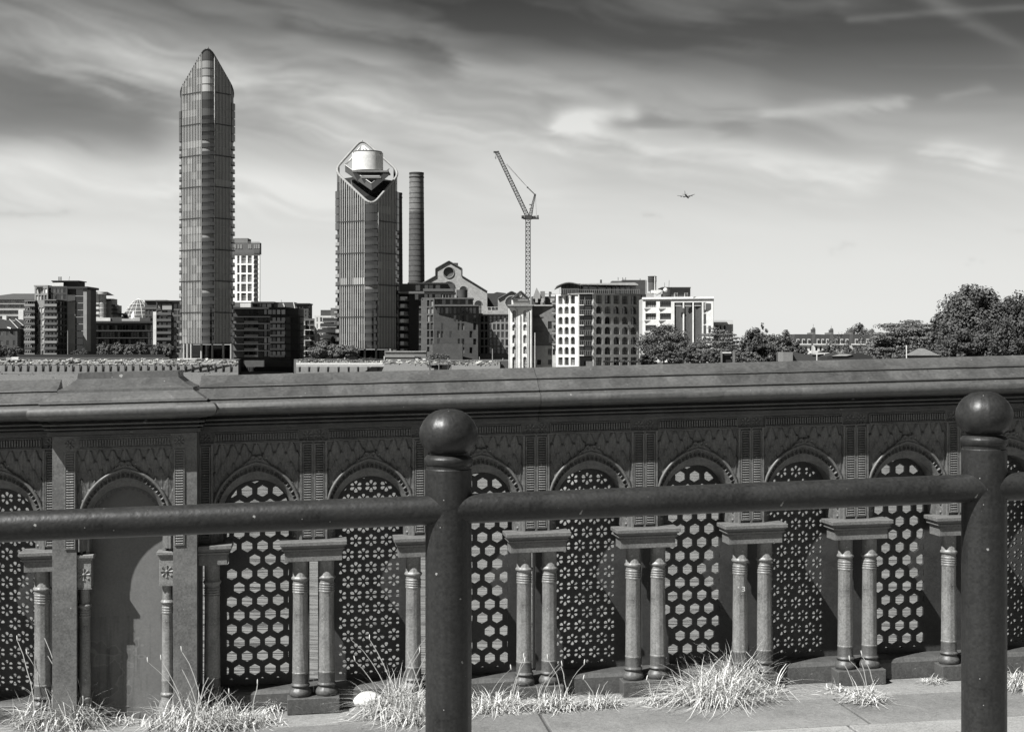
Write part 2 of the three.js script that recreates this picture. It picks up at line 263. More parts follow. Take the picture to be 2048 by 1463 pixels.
function leafGeo(z, half, top) {   // relief of overlapping upright leaves round the arch
  const NX = 130, NY = 108, y0 = SPRING - .03, pos = [], idx = [], keep = [];
  const leaves = []; for (let r = 0; r < 9; r++) for (let c = -5; c <= 5; c++) leaves.push([(c + (r % 2) * .5) * .0475, top - .046 - r * .041, .9 + .25 * hash2(c + 9, r), (hash2(r, c + 40) - .5) * .16]);
  const hgt = (x, y) => {
    let h = 0;
    for (const [cx, cy, k, tl] of leaves) {
      const dx = x - cx - tl * (y - cy), u = dx / .0225, v = (y - cy) / (.047 * k); if (v < -1.3 || v > 1 || Math.abs(u) > 1) continue;
      const w = v > 0 ? Math.pow(1 - v, .62) : 1 - .25 * v * v; const e = 1 - Math.abs(u) / Math.max(w, 1e-3); if (e <= 0) continue;
      h = Math.max(h, .002 + .0065 * clamp((v + 1.3) / 2.3) * Math.min(1, e * 3.2) + (Math.abs(u) < .1 ? .0018 : 0));
    } return h;
  };
  for (let j = 0; j <= NY; j++) for (let i = 0; i <= NX; i++) { const x = lerp(-half, half, i / NX), y = lerp(y0, top, j / NY); pos.push(x, y, z + hgt(x, y)); }
  const inside = (x, y) => { const c = ((APEX - SPRING) ** 2 - ROUT ** 2) / (2 * ROUT), R = ROUT + c; return y < SPRING ? Math.abs(x) < ROUT - .003 : Math.hypot(Math.abs(x) + c, y - SPRING) < R - .004; };
  for (let j = 0; j < NY; j++) for (let i = 0; i < NX; i++) { const a = j * (NX + 1) + i, x = lerp(-half, half, (i + .5) / NX), y = lerp(y0, top, (j + .5) / NY); if (inside(x, y)) continue; idx.push(a, a + 1, a + NX + 1, a + 1, a + NX + 2, a + NX + 1); }
  const g = new THREE.BufferGeometry(); g.setAttribute('position', new THREE.Float32BufferAttribute(pos, 3)); g.setIndex(idx); g.computeVertexNormals();
  return mg([g, bx(-half, -ROUT + .004, LEG, y0, z - .02, z), bx(ROUT - .004, half, LEG, y0, z - .02, z)]);
}
function wedge(x0, x1, c, h, z) { return flat(new THREE.ExtrudeGeometry(shapeOf([[-z + .013, c - h], [-z - .0035, c - h], [-z - .0035, c - h * .35], [-z + .004, c + h], [-z + .013, c + h]]), { depth: x1 - x0, bevelEnabled: false }).rotateY(Math.PI / 2).translate(x0, 0, 0)); }   // a bar with a sloping upper face
function flutes(x0, x1, y0, y1, z, pitch, vertical) {   // a sunk strip with a row of raised bars
  const g = [], f = .0028;
  g.push(bx(x0, x0 + f, y0, y1, z - .013, z + .0025), bx(x1 - f, x1, y0, y1, z - .013, z + .0025), bx(x0 + f, x1 - f, y0, y0 + f, z - .013, z + .0025), bx(x0 + f, x1 - f, y1 - f, y1, z - .013, z + .0025));
  const a = vertical ? x0 : y0, b = vertical ? x1 : y1, n = Math.round((b - a - 2 * f) / pitch), st = (b - a - 2 * f) / n;
  for (let i = 0; i < n; i++) { const c = a + f + st * (i + .5), h = st * .29; g.push(vertical ? bx(c - h, c + h, y0 + .008, y1 - .008, z - .013, z + .003) : wedge(x0 + .0055, x1 - .0055, c, st * .34, z)); }
  return g;
}
function rosette(x, y, z, r) { const g = []; for (let k = 0; k < 8; k++) { const a = k * Math.PI / 4, q = new THREE.ConeGeometry(r * .2, r * .72, 5).scale(1, 1, .55).rotateZ(Math.PI).translate(0, r * .56, 0).rotateZ(a).translate(x, y, z + .002); g.push(q); } g.push(new THREE.SphereGeometry(r * .24, 8, 6).scale(1, 1, .7).translate(x, y, z + .003)); return g; }
const ZP = -.014;                                  // face of the pilasters
const leafTop = 1.103, RECESS = .176;
const G = {};
{
  // half pilasters of one bay (left and right), frieze bar, jambs
  const pil = [], flu = [];
  for (const s of [-1, 1]) {
    const a = s < 0 ? -HB + .0004 : RECESS, b = s < 0 ? -RECESS : HB - .0004;
    pil.push(bx(a, b, LEG, leafTop, -.075, ZP - .012), bx(s < 0 ? a : RIN + .001, s < 0 ? -RIN - .001 : b, LEG, .95, -.148, -.0757));
    const c = (a + b) / 2 + s * .0035; flu.push(...flutes(c - .0195, c + .0195, LEG + .012, 1.094, ZP, .0106, false));
    pil.push(bx(s < 0 ? -RECESS - .0085 : RECESS, s < 0 ? -RECESS : RECESS + .0085, LEG, leafTop, ZP - .0121, ZP + .001));
    pil.push(bx(s < 0 ? -HB + .0006 : HB - .0045, s < 0 ? -HB + .0045 : HB - .0006, LEG, leafTop, ZP - .0121, ZP + .001));
    // carved jamb below the springing
    const j0 = s < 0 ? -ROUT + .002 : RIN, j1 = s < 0 ? -RIN : ROUT - .002; pil.push(bx(j0, j1, LEG, LEG + .001, -.06, -.02));
    for (let k = 0; k < 5; k++) pil.push(new THREE.SphereGeometry(.008, 6, 5).scale(1, .9, .6).translate((j0 + j1) / 2 + (k % 2 - .5) * .006, LEG + .014 + k * .018, -.032));
  }
  pil.push(bx(HB - .003, HB + .003, LEG, 1.16, -.095, -.0754), bx(-HB + .001, HB - .001, .955, 1.158, -.149, -.0758));
  G.pilaster = shear(uvBox(mg(pil), .5)); G.flutes = shear(uvBox(mg(flu), .5));
  const fr = [bx(-HB + .0004, HB - .0004, leafTop, 1.160, -.075, ZP - .012)];
  fr.push(bx(-HB + .001, HB - .001, leafTop + .0, leafTop + .0045, ZP - .0118, ZP + .003));
  fr.push(...flutes(-RECESS + .004, RECESS - .004, leafTop + .006, 1.151, ZP, .0106, true));
  for (const s of [-1, 1]) fr.push(...rosette(s * (HB - .0245), 1.128, ZP - .009, .022));
  G.frieze = shear(uvBox(mg(fr), .5));
  G.leaf = shear(uvBox(leafGeo(ZP - .018, RECESS, leafTop), .5));
  G.arch = shear(uvBox(archivoltGeo(ZP - .004, -.052), .5));
  G.crest = shear(uvBox(crestGeo(ZP - .002), .5));
  // pierced screens
  const region = []; const RP = .128, y0 = .109;
  region.push([-RP, y0], [RP, y0]); for (let i = 0; i <= 28; i++) { const a = Math.PI * i / 28; region.push([RP * Math.cos(a), SPRING + RP * Math.sin(a)]); }
  const clip = (poly) => { let out = poly; for (let i = 0; i < region.length && out.length; i++) { const [ax, ay] = region[i], [bx_, by] = region[(i + 1) % region.length], ins = p => (bx_ - ax) * (p[1] - ay) - (by - ay) * (p[0] - ax) >= -1e-9; const q = []; for (let k = 0; k < out.length; k++) { const p = out[k], r = out[(k + 1) % out.length], pi = ins(p), ri = ins(r); if (pi) q.push(p); if (pi !== ri) { const d1 = (bx_ - ax) * (p[1] - ay) - (by - ay) * (p[0] - ax), d2 = (bx_ - ax) * (r[1] - ay) - (by - ay) * (r[0] - ax), t = d1 / (d1 - d2); q.push([lerp(p[0], r[0], t), lerp(p[1], r[1], t)]); } } out = q; } return out; };
  const area = p => { let s = 0; for (let i = 0; i < p.length; i++) { const q = p[(i + 1) % p.length]; s += p[i][0] * q[1] - q[0] * p[i][1]; } return Math.abs(s) / 2; };
  const inset = (p, k) => { const cx = p.reduce((a, q) => a + q[0], 0) / p.length, cy = p.reduce((a, q) => a + q[1], 0) / p.length; return p.map(q => [cx + (q[0] - cx) * k, cy + (q[1] - cy) * k]); };
  const EH = HB - .018;
  const screen = holes => {
    const s = shapeOf([[-EH, .062], [EH, .062], [EH, .96], [-EH, .96]]);
    for (const h of holes) s.holes.push(pathOf(h));
    const g = [flat(new THREE.ExtrudeGeometry(s, { depth: .018, bevelEnabled: false }).translate(0, 0, -.168))];
    for (const k of [-1, 1]) g.push(bx(k < 0 ? -EH : EH - .006, k < 0 ? -EH + .006 : EH, .062, .74, -.27, -.1685));
    return shear(uvBox(mg(g), .5));
  };
  const PX = .0642, PY = .0574;
  G.hex = []; G.daisy = [];
  for (let variant = 0; variant < 3; variant++) {
  const hexes = [], R = rng(9 + variant);
  for (let r = -2; r < 17; r++) for (let c = -4; c <= 4; c++) {
    const cx = (c + (r % 2 ? .5 : 0)) * PX - PX * .25 + .003, cy = .148 + r * PY, w = .0218;
    let h = [...Array(6)].map((_, k) => { const a = Math.PI / 6 + k * Math.PI / 3; return [cx + w / Math.cos(Math.PI / 6) * Math.cos(a), cy + w / Math.cos(Math.PI / 6) * Math.sin(a)]; });
    h = clip(h); if (h.length > 2 && area(h) > 6e-5) hexes.push(h.map(q => [q[0] + (R() - .5) * .0022, q[1] + (R() - .5) * .0022]));
  }
  G.hex.push(screen(hexes.filter(() => R() > .012)));
  const petals = [];
  for (let r = -1; r < 17; r++) for (let c = -4; c <= 4; c++) for (let k = 0; k < 6; k++) {
    const cx = (c + (r % 2 ? .5 : 0)) * PX + .0093, cy = .0968 + r * PY, a = Math.PI / 2 + k * Math.PI / 3, ca = Math.cos(a), sa = Math.sin(a);
    let p = [[.0082, -.0018], [.0165, -.0068], [.0215, -.0070], [.0252, -.0045], [.0262, 0], [.0252, .0045], [.0215, .0070], [.0165, .0068], [.0082, .0018]].map(([u, v]) => [cx + u * ca - v * sa, cy + u * sa + v * ca]);
    p = clip(p); if (p.length > 2 && area(p) > 2.2e-5) petals.push(inset(p, .86 + R() * .2));
  }
  G.daisy.push(screen(petals.filter(() => R() > .015)));
  }
  // columns
  const prof = [[0, .618], [.031, .618], [.031, .556], [.0325, .553], [.0365, .548], [.0365, .543], [.0325, .538], [.030, .534], [.030, .526], [.0322, .5225], [.0322, .5185], [.0298, .5155], [.0322, .5125], [.0322, .5085], [.0298, .5055], [.0322, .5025], [.0322, .4985], [.0298, .4955], [.0322, .492], [.0322, .488], [.030, .484], [.0315, .3], [.0325, .163], [.0336, .1615], [.0336, .157], [.0327, .155], [.0335, .117], [.0375, .1135], [.0395, .109], [.0375, .1045], [.0335, .1005], [.0345, .0965], [.041, .090], [.0445, .083], [.0455, .076], [.0440, .069], [.0400, .0635], [0, .0635]];
  const cut = prof.findIndex(q => q[1] === .155), lat = a => uvBox(toCreasedNormals(new THREE.LatheGeometry(a.map(([x, y]) => new THREE.Vector2(Math.max(x, .0005), y)).reverse(), 28), .55), .4);
  G.column = lat(prof.slice(0, cut + 1)); G.columnBase = lat(prof.slice(cut));
  const capital = (x0, x1, e) => {   // e: how far the slab overhangs at each end
    const g = [], b = (o, y0, y1) => bx(x0 - o * e[0], x1 + o * e[1], y0, y1, -.056 - o, .052 + o);
    const rb = (o, y0, y1) => { const w = x1 - x0 + o * (e[0] + e[1]), q = new RoundedBoxGeometry(w, y1 - y0, .108 + 2 * o, 2, .0025); return q.translate((x0 + x1) / 2 + o * (e[1] - e[0]) / 2, (y0 + y1) / 2, -.002); };
    g.push(rb(.019, .684, .7005), b(.013, .6785, .6841), b(.007, .672, .6786), rb(.0105, .6655, .6721), b(.004, .6605, .6656), rb(0, .6185, .6606)); return shear(uvBox(mg(g), .5));
  };
  const plinth = (x0, x1) => shear(uvBox(new RoundedBoxGeometry(x1 - x0, .064, .118, 2, .003).translate((x0 + x1) / 2, .0315, .003), .5));
  G.capital = capital(-.117, .117, [1, 1]); G.capitalR = capital(.001, .117, [0, 1]); G.capitalL = capital(-.117, -.001, [1, 0]);
  G.plinth = plinth(-.106, .106); G.plinthR = plinth(.001, .106); G.plinthL = plinth(-.106, -.001);
  // the low ledge the screens stand on
  const lp = shapeOf([[.2, 0], [.028, 0], [.028, .07], [.034, .082], [.045, .0865], [.2, .0865]]);
  G.ledge = shear(uvBox(flat(new THREE.ExtrudeGeometry(lp, { depth: PITCH - .001, bevelEnabled: false }).rotateY(Math.PI / 2).translate(-HB + .0005, 0, 0)), .5));
}
function pm(parent, name, geo, m, t) { const o = new THREE.Mesh(geo, m); o.name = name; if (t !== undefined) o.position.set(t, GU * t, 0); parent.add(o); return o; }
const bayT = k => k >= 1 ? tOf(-1.046 + .4598 * (k - 1)) : tOf(-2.067 + .4598 * k);
for (const k of [-3, -2, -1, 0, 1, 2, 3, 4, 5, 6, 7, 8, 9, 10, 11, 12]) {
  const hex = ((k % 2) + 2) % 2 === 1, b = pm(parapet, 'arch_bay', G.pilaster, M.paintMid, bayT(k));
  pm(b, 'fluted_strip', G.flutes, M.paintPale); pm(b, 'frieze', G.frieze, M.paintReliefLifted); pm(b, 'leaf_relief', G.leaf, M.paintReliefLifted); pm(b, 'archivolt', G.arch, M.paintReliefLifted); pm(b, 'arch_crest', G.crest, M.paintReliefLifted);
  pm(b, hex ? 'hexagon_screen' : 'flower_screen', (hex ? G.hex : G.daisy)[(k + 6) % 3], M.paintScreen); pm(b, 'ledge', G.ledge, M.paintDark);
}
{
  const pair = (t, which) => {   // which: 0 both columns, 1 only the right one, -1 only the left one
    const c = pm(parapet, 'capital', which ? (which > 0 ? G.capitalR : G.capitalL) : G.capital, M.paintMid, t);
    pm(parapet, 'plinth_block', which ? (which > 0 ? G.plinthR : G.plinthL) : G.plinth, M.paintDark, t);
    for (const s of [-1, 1]) if (!which || which === s) { const o = pm(parapet, 'column', G.column, M.paintPale); o.position.set(t + s * .0535, GU * (t + s * .0535), .002); o.rotation.y = t * 7 + s; pm(o, 'column_base', G.columnBase, M.paintDark); }
  };
  for (let k = 1; k <= 12; k++) pair(bayT(k) + HB, 0);
  pair(bayT(1) - HB, 1); pair(bayT(0) + HB, -1); pair(bayT(0) - HB, 0); for (const k of [-1, -2, -3]) pair(bayT(k) - HB, 0);
}
{ // an old painted figure 3 and a dash on one column
  const font = await new FontLoader().loadAsync('fonts/droid/droid_sans_bold.typeface.json'), t = bayT(5) + HB - .0535;
  const g = mg([new TextGeometry('3', { font, size: .021, depth: .0006, curveSegments: 6 }).translate(-.002, .417, .0306), bx(-.0175, -.0115, .431, .437, .026, .0275)]);
  const o = new THREE.Mesh(g, mat(.5, .7)); o.name = 'painted_mark'; o.position.set(t, GU * t, .002); parapet.add(o);
}
// coping in sections
function copingProfile(off = 0) {
  const p = [[-.13, 1.384], [-.105, 1.374], [-.07, 1.356], [-.045, 1.3470], [-.02, 1.3425], [-.0185, 1.3385], [-.025, 1.3370], [-.025, 1.3335], [-.018, 1.3325], [.005, 1.3185], [.03, 1.3045], [.048, 1.2975], [.062, 1.2945], [.0635, 1.2905], [.056, 1.2890], [.056, 1.2845], [.064, 1.2825]];
  const C = [.083, 1.2545]; for (let i = 0; i <= 9; i++) { const a = Math.PI * (.5 - i / 9 * 1.08); p.push([C[0] + .036 * Math.cos(a), C[1] + .0272 * Math.sin(a)]); }
  p.push([.060, 1.2235], [.018, 1.2205], [.014, 1.2135], [.046, 1.2120], [.051, 1.2075], [.046, 1.2030], [.012, 1.2015], [.010, 1.1960], [.036, 1.1945], [.040, 1.1905], [.036, 1.1865], [.006, 1.1850], [.004, 1.1800], [.022, 1.1785], [.024, 1.1660], [.019, 1.1635], [-.006, 1.1625], [-.006, 1.1545], [-.0145, 1.1545]);
  return p.map(([n, y]) => [(n > 0 ? n * .82 : n) + off, y]);
}
{
  const prof = copingProfile(), back = [[-.075, 1.1612], [-.19, 1.1612], [-.19, 1.17], [-.24, 1.20], [-.26, 1.25], [-.26, 1.285], [-.22, 1.30], [-.17, 1.34]];
  const poly = [...prof.filter(p => !(p[0] < -.01 && p[1] < 1.2)), [-.0145, 1.1612], ...back];
  const section = (t0, t1, name = 'coping') => {
    const L = t1 - t0 - .002, n = Math.max(2, Math.round(L / .12));
    const ring = poly.length, pos = [], idx = [];
    for (let i = 0; i <= n; i++) poly.forEach(([nn, y], k) => { const x = -L / 2 + L * i / n, wob = .0016 * (fbm((t0 + x) * 6 + 5, k * 1.7, 3) - .5); pos.push(x, y + wob + GU * x, nn + wob); });
    for (let i = 0; i < n; i++) for (let k = 0; k < ring; k++) { const a = i * ring + k, b = i * ring + (k + 1) % ring, c = a + ring, d = b + ring; idx.push(a, b, c, b, d, c); }
    let g = new THREE.BufferGeometry(); g.setAttribute('position', new THREE.Float32BufferAttribute(pos, 3)); g.setIndex(idx); g = toCreasedNormals(g, .45);
    const caps = []; for (const s of [-1, 1]) { const cg = new THREE.ShapeGeometry(shapeOf(poly)); cg.rotateY(-Math.PI / 2).translate(s * L / 2, GU * s * L / 2, 0); caps.push(cg); }
    const o = new THREE.Mesh(uvBox(mg([g, ...caps]).translate(t0, 0, 0), 1.7).translate(-t0, 0, 0), M.paintCoping); o.name = name; const t = (t0 + t1) / 2; o.position.set(t, GU * t, 0); parapet.add(o);
  };
  section(tOf(-1.276), tOf(.108)); section(tOf(.108), tOf(2.865)); section(tOf(2.865), tOf(4.26)); section(tOf(-3.72), tOf(-1.836));
}
// the pier with its blind niche
{
  const t0 = tOf(-1.556), HW = .282, zf = .1;
  const body = [], pf = [];
  for (const s of [-1, 1]) {
    const a = s < 0 ? -HW : .188, b = s < 0 ? -.188 : HW; body.push(bx(a, b, 0, leafTop, -.22, zf));
    pf.push(...flutes(s < 0 ? -.233 : .193, s < 0 ? -.193 : .233, LEG + .012, 1.094, zf + .003, .0106, false));
  }
  body.push(bx(-HW, HW, leafTop, 1.160, -.22, zf), bx(-.187, .187, 0, leafTop - .002, -.22, -.02));
  body.push(bx(-.187, .187, leafTop, leafTop + .0045, zf - .001, zf + .005));
  const pier = pm(parapet, 'pier', shear(uvBox(mg(body), .5)), M.paintNiche, t0);
  pm(pier, 'fluted_strip', shear(uvBox(mg(pf), .5)), M.paintPale);
  pm(pier, 'niche_panel', shear(uvBox(bx(-.186, .186, .002, leafTop - .004, -.0198, -.012), 1.1)), M.paintStained);
  const fr = flutes(-.178, .178, leafTop + .006, 1.151, zf + .003, .0106, true); for (const s of [-1, 1]) fr.push(...rosette(s * .213, 1.128, zf, .021));
  pm(pier, 'frieze', shear(uvBox(mg(fr), .5)), M.paintReliefLifted);
  pm(pier, 'leaf_relief', shear(uvBox(leafGeo(zf - .018, .1875, leafTop), .5)), M.paintReliefLifted);
  pm(pier, 'archivolt', shear(uvBox(archivoltGeo(zf - .004, .05), .5)), M.paintReliefLifted);
  pm(pier, 'arch_crest', shear(uvBox(crestGeo(zf - .002), .5)), M.paintReliefLifted);
  // scalloped inner edge, filled down to the niche
  const sc = []; for (let i = 0; i < 17; i++) { const a = Math.PI * (i + .5) / 17; sc.push(new THREE.CylinderGeometry(.0135, .0135, .012, 12).rotateX(Math.PI / 2).translate((RIN - .003) * Math.cos(a), SPRING + (RIN - .003) * Math.sin(a), .034)); }
  pm(pier, 'scallop_edge', shear(uvBox(mg(sc), .5)), M.paintDark);
  // slim colonnettes with carved blocks
  for (const s of [-1, 1]) {
    const x = s * .162, pr = [[0, .49], [.0215, .49], [.0255, .486], [.0275, .481], [.0255, .475], [.0215, .471], [.0205, .463], [.0226, .46], [.0226, .456], [.0205, .453], [.0226, .45], [.0226, .446], [.0205, .443], [.0226, .44], [.0226, .436], [.0205, .433], [.0228, .17], [.0238, .168], [.0238, .163], [.0230, .16], [.0232, .118], [.028, .112], [.028, .107], [.024, .10], [.0255, .09], [.033, .07], [.036, .05], [.036, .0], [0, .0]];
    const g = [toCreasedNormals(new THREE.LatheGeometry(pr.map(([a, b]) => new THREE.Vector2(a, b)).reverse(), 22), .5)];
    g.push(new THREE.CylinderGeometry(.0205, .0205, .062, 8).translate(0, .52, 0), new RoundedBoxGeometry(.058, .112, .058, 2, .003).translate(0, .607, 0), bx(-.033, .033, .663, .672, -.033, .033), new RoundedBoxGeometry(.078, .015, .078, 2, .003).translate(0, .6795, 0), bx(-.031, .031, .549, .5515, -.031, .031));
    g.push(...rosette(0, .607, .0285, .026));
    for (const k of [-1, 1]) g.push(bx(k * .012 - .006, k * .012 + .006, .687, .80, -.01, .014));
    const o = new THREE.Mesh(uvBox(mg(g), .4), M.paintPale); o.name = 'colonnette'; o.position.set(x, GU * x, .055); pier.add(o);
  }
  // pier cap: the coping profile brought forward and returned round the sides
  const p = [[-.13, 1.409], [0, 1.409], [.004, 1.384], [.03, 1.366], [.055, 1.352], [.08, 1.3425], [.082, 1.3315], [.105, 1.3185], [.13, 1.3045], [.14, 1.2985], ...copingProfile(.1).slice(11)];
  p[p.length - 1] = [.0995, 1.1545];
  const hx = n => HW + (n - .1) * .85, pos = [], idx = [], N = p.length;
  p.forEach(([n, y]) => pos.push(-hx(n), y - GU * hx(n), n, hx(n), y + GU * hx(n), n, -hx(n), y - GU * hx(n), -.245, hx(n), y + GU * hx(n), -.245));
  for (let i = 0; i < N - 1; i++) { const a = i * 4, b = a + 4; idx.push(a, b, a + 1, a + 1, b, b + 1, a + 1, b + 1, a + 3, a + 3, b + 1, b + 3, a + 2, b + 2, a, a, b + 2, b); }
  idx.push(0, 1, 2, 1, 3, 2);
  let g = new THREE.BufferGeometry(); g.setAttribute('position', new THREE.Float32BufferAttribute(pos, 3)); g.setIndex(idx); g = toCreasedNormals(g, .45);
  const cap = new THREE.Mesh(uvBox(mg([g, shear(bx(-.2, .2, 1.165, 1.40, -.24, -.05))]), 1.7), M.paintCoping); cap.name = 'pier_cap'; cap.position.set(t0, GU * t0, 0); parapet.add(cap);
}

// ---- guard railing: ball-topped posts and a tube between them
{
  const P = (X, axisY) => ({ x: X, z: -(4.5 + SL * (X + .1844)), y: EYE + axisY });
  const posts = [P(-1.80, -.5035), P(-.1844, -.460), P(1.4327, -.4145), P(3.05, -.369)];
  const rl = thing('railing', 'dark painted guard railing with ball-topped posts in front of the parapet', 'railing', V(posts[1].x, .0, posts[1].z));
  const o = rl.position;
  const pr = [[.0001, .289], [.018, .2885], [.038, .284], [.058, .272], [.073, .255], [.0825, .236], [.0855, .217], [.083, .199], [.0745, .181], [.061, .167], [.0535, .161], [.0545, .1575], [.063, .1545], [.0705, .146], [.0715, .138], [.068, .1295], [.0645, .1265], [.0645, .117], [.0672, .114], [.0672, -1.13], [.0001, -1.13]];
  const ballN = 11;
  const lathe = a => toCreasedNormals(new THREE.LatheGeometry(a.map(([x, y]) => new THREE.Vector2(x, y)).reverse(), 56), .6);
  const shaft = uvBox(lathe(pr.slice(10)), .6), ball = uvBox(lathe([...pr.slice(0, 11), [.0001, .161]]), .6);
  for (const q of posts) { const m = new THREE.Mesh(shaft, M.railPaint); m.name = 'post'; m.position.set(q.x - o.x, q.y - o.y, q.z - o.z); m.rotation.y = q.x * 2; rl.add(m); const f = new THREE.Mesh(ball, M.railPaint); f.name = 'ball_finial'; m.add(f); }
  const tube = (a, b) => { const off = .021, A = V(a.x, a.y, a.z + off), B = V(b.x, b.y, b.z + off), v = new THREE.Vector3().subVectors(B, A), L = v.length(); const g = new THREE.CylinderGeometry(.0428, .0428, L, 40, 24); const pp = g.attributes.position; for (let i = 0; i < pp.count; i++) { const k = 1 + .006 * (fbm(pp.getY(i) * 5 + a.x * 9, pp.getX(i) * 20, 2) - .5); pp.setX(i, pp.getX(i) * k); pp.setZ(i, pp.getZ(i) * k); } const ug = uvBox(g, .6), uu = ug.attributes.uv; for (let i = 0; i < uu.count; i++) uu.setXY(i, uu.getX(i) + a.x * .23 + .4, uu.getY(i) + a.x * .41); const m = new THREE.Mesh(ug, M.railPaint); m.name = 'rail'; m.quaternion.setFromUnitVectors(V(0, 1, 0), v.normalize()); m.position.set((A.x + B.x) / 2 - o.x, (A.y + B.y) / 2 - o.y, (A.z + B.z) / 2 - o.z); rl.add(m); };
  for (let i = 1; i < posts.length; i++) tube(posts[i - 1], posts[i]);
}

// ================================================================ river and far bank
const Wp = (px, d) => [(px - CX) / F * d, -d];
const bankLine = [[-900, 700], [-300, 640], [0, 602], [240, 594], [476, 588], [482, 640], [586, 640], [592, 578], [760, 566], [1000, 512], [1290, 505], [1420, 420], [1600, 350], [2048, 262], [2500, 200], [3200, 150]];
{
  const pts = bankLine.map(([px, d]) => Wp(px, d));
  const water = tagKind(new THREE.Mesh(), 'river', 'structure');
  const n = 1024, ripple = dataTex(n, (x, y) => { const w = fbm(x * 4 + 1, y * 8, 3, 4); let v = .55 * fbm(x * 6 + w * .8, y * 20 + w * 2, 3, 2) + .3 * fbm(x * 16 + w, y * 52 + 9, 3, 4) + .15 * vnoise(x * 60, y * 180, 20); return v; });
  ripple.wrapS = ripple.wrapT = THREE.RepeatWrapping; ripple.repeat.set(1 / 30, 1 / 30);
  water.material = mat(.15, .1, null, { ior: 1.34 }); water.material.bumpMap = ripple; water.material.bumpScale = .9;
  const wg = new THREE.PlaneGeometry(9000, 9000).rotateX(-Math.PI / 2), uv = wg.attributes.uv, wpz = wg.attributes.position; for (let i = 0; i < uv.count; i++) uv.setXY(i, wpz.getX(i), wpz.getZ(i));
  water.geometry = wg; water.position.set(0, WY, -2500);
  const land = tagKind(new THREE.Mesh(), 'far_bank_ground', 'structure');
  const s = shapeOf([...pts.map(([x, z]) => [x, -z]), [3000, 150], [6000, 7500], [-6000, 7500], [-3000, 760]]);
  land.geometry = uvBox(new THREE.ExtrudeGeometry(s, { depth: 8, bevelEnabled: false }).rotateX(-Math.PI / 2).translate(0, GY - 8, 0), 12); land.material = M.land;
  // sloping grassy bank, pile wall and beach below it, from the left edge to the creek and on to the jetty
  const ribbon = (line, d0, y0, d1, y1, m, name, wob = 0, seg = 60) => {
    const P = []; for (let i = 1; i < line.length; i++) for (let k = 0; k < seg; k++) { const f = k / seg; P.push([lerp(line[i - 1][0], line[i][0], f), lerp(line[i - 1][1], line[i][1], f)]); } P.push(line[line.length - 1]);
    const pos = [], idx = []; P.forEach(([px, d], i) => { for (let k = 0; k <= 4; k++) { const f = k / 4, [x, z] = Wp(px, d + lerp(d0, d1, f)); pos.push(x, lerp(y0, y1, f) + wob * (fbm(px * .06, k * 3.3 + 2, 3) - .5) * (k > 0 && k < 4 ? 1 : .3), z); } });
    for (let i = 0; i < P.length - 1; i++) for (let k = 0; k < 4; k++) { const a = i * 5 + k, b = a + 5; idx.push(a, a + 1, b, b, a + 1, b + 1); }
    const g = new THREE.BufferGeometry(); g.setAttribute('position', new THREE.Float32BufferAttribute(pos, 3)); g.setIndex(idx); g.computeVertexNormals();
    const o = tagKind(new THREE.Mesh(uvBox(g, 7), m), name, 'structure'); return o;
  };
  const left = bankLine.slice(1, 5), mid = [[592, 578], [760, 566], [1000, 512]];
  ribbon(left, 0, GY - .1, -7, EYE - 5.75, M.grassBank, 'grass_slope', .5); ribbon(left, -7, EYE - 5.75, -7.2, EYE - 8.25, M.timberPale, 'pile_wall_face', .1); ribbon(left, -7, EYE - 8.2, -46, EYE - 10.7, M.beach, 'beach', .5);
  ribbon(mid, 0, GY - .1, -4, EYE - 5.0, M.beach, 'stone_bank', .4); ribbon(mid, -4, EYE - 5, -4.2, EYE - 8, M.timberPale, 'pile_wall_face', .1); ribbon(mid, -4, EYE - 8, -40, EYE - 10.7, M.beach, 'beach', .5);
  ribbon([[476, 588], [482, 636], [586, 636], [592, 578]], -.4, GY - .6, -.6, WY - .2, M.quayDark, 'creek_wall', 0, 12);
  ribbon([[482, 634], [586, 634]], -2, EYE - 8.6, -50, EYE - 10.6, M.beach, 'mud_bank', .3, 40);
  // pile walls: every timber pile a piece
  const pw = thing('pile_wall', 'row of dark timber piles along the foreshore below the grass slope', 'pile wall', at(240, 745, 587));
  for (let px = -20, R = rng(3); px < 470; px += 14.2 + R() * 1.4) { const i = left.findIndex((q, k) => k && px <= left[k][0]), a = left[Math.max(i, 1) - 1], b = left[Math.max(i, 1)], d = lerp(a[1], b[1], clamp((px - a[0]) / (b[0] - a[0]))) - 7.6, [x, z] = Wp(px, d); const h = EYE - 5.5 + R() * .3; wpart(pw, 'pile', new THREE.CylinderGeometry(.24, .27, h - (EYE - 8.6), 7).rotateZ((R() - .5) * .04).translate(x, (h + EYE - 8.6) / 2, z), M.timber, 3); }
  wpart(pw, 'waling_beam', mg([0, 1].map(k => bx(at(-20, 0, 590).x, at(468, 0, 582).x, EYE - 5.65 - k * .01, EYE - 5.45, -581.6 - k, -581.2 - k))), M.timber, 3);
  const pw2 = thing('pile_wall', 'dark timber fenders under the pale quay wall beyond the creek', 'pile wall', at(680, 738, 570));
  for (let px = 598, R = rng(4); px < 770; px += 18 + R() * 3) { const d = lerp(578, 566, (px - 592) / 168) - 4.6, [x, z] = Wp(px, d); wpart(pw2, 'pile', new THREE.CylinderGeometry(.2, .24, 2.6, 6).rotateZ((R() - .5) * .12).translate(x, EYE - 6.7, z), M.timber, 3); }
}
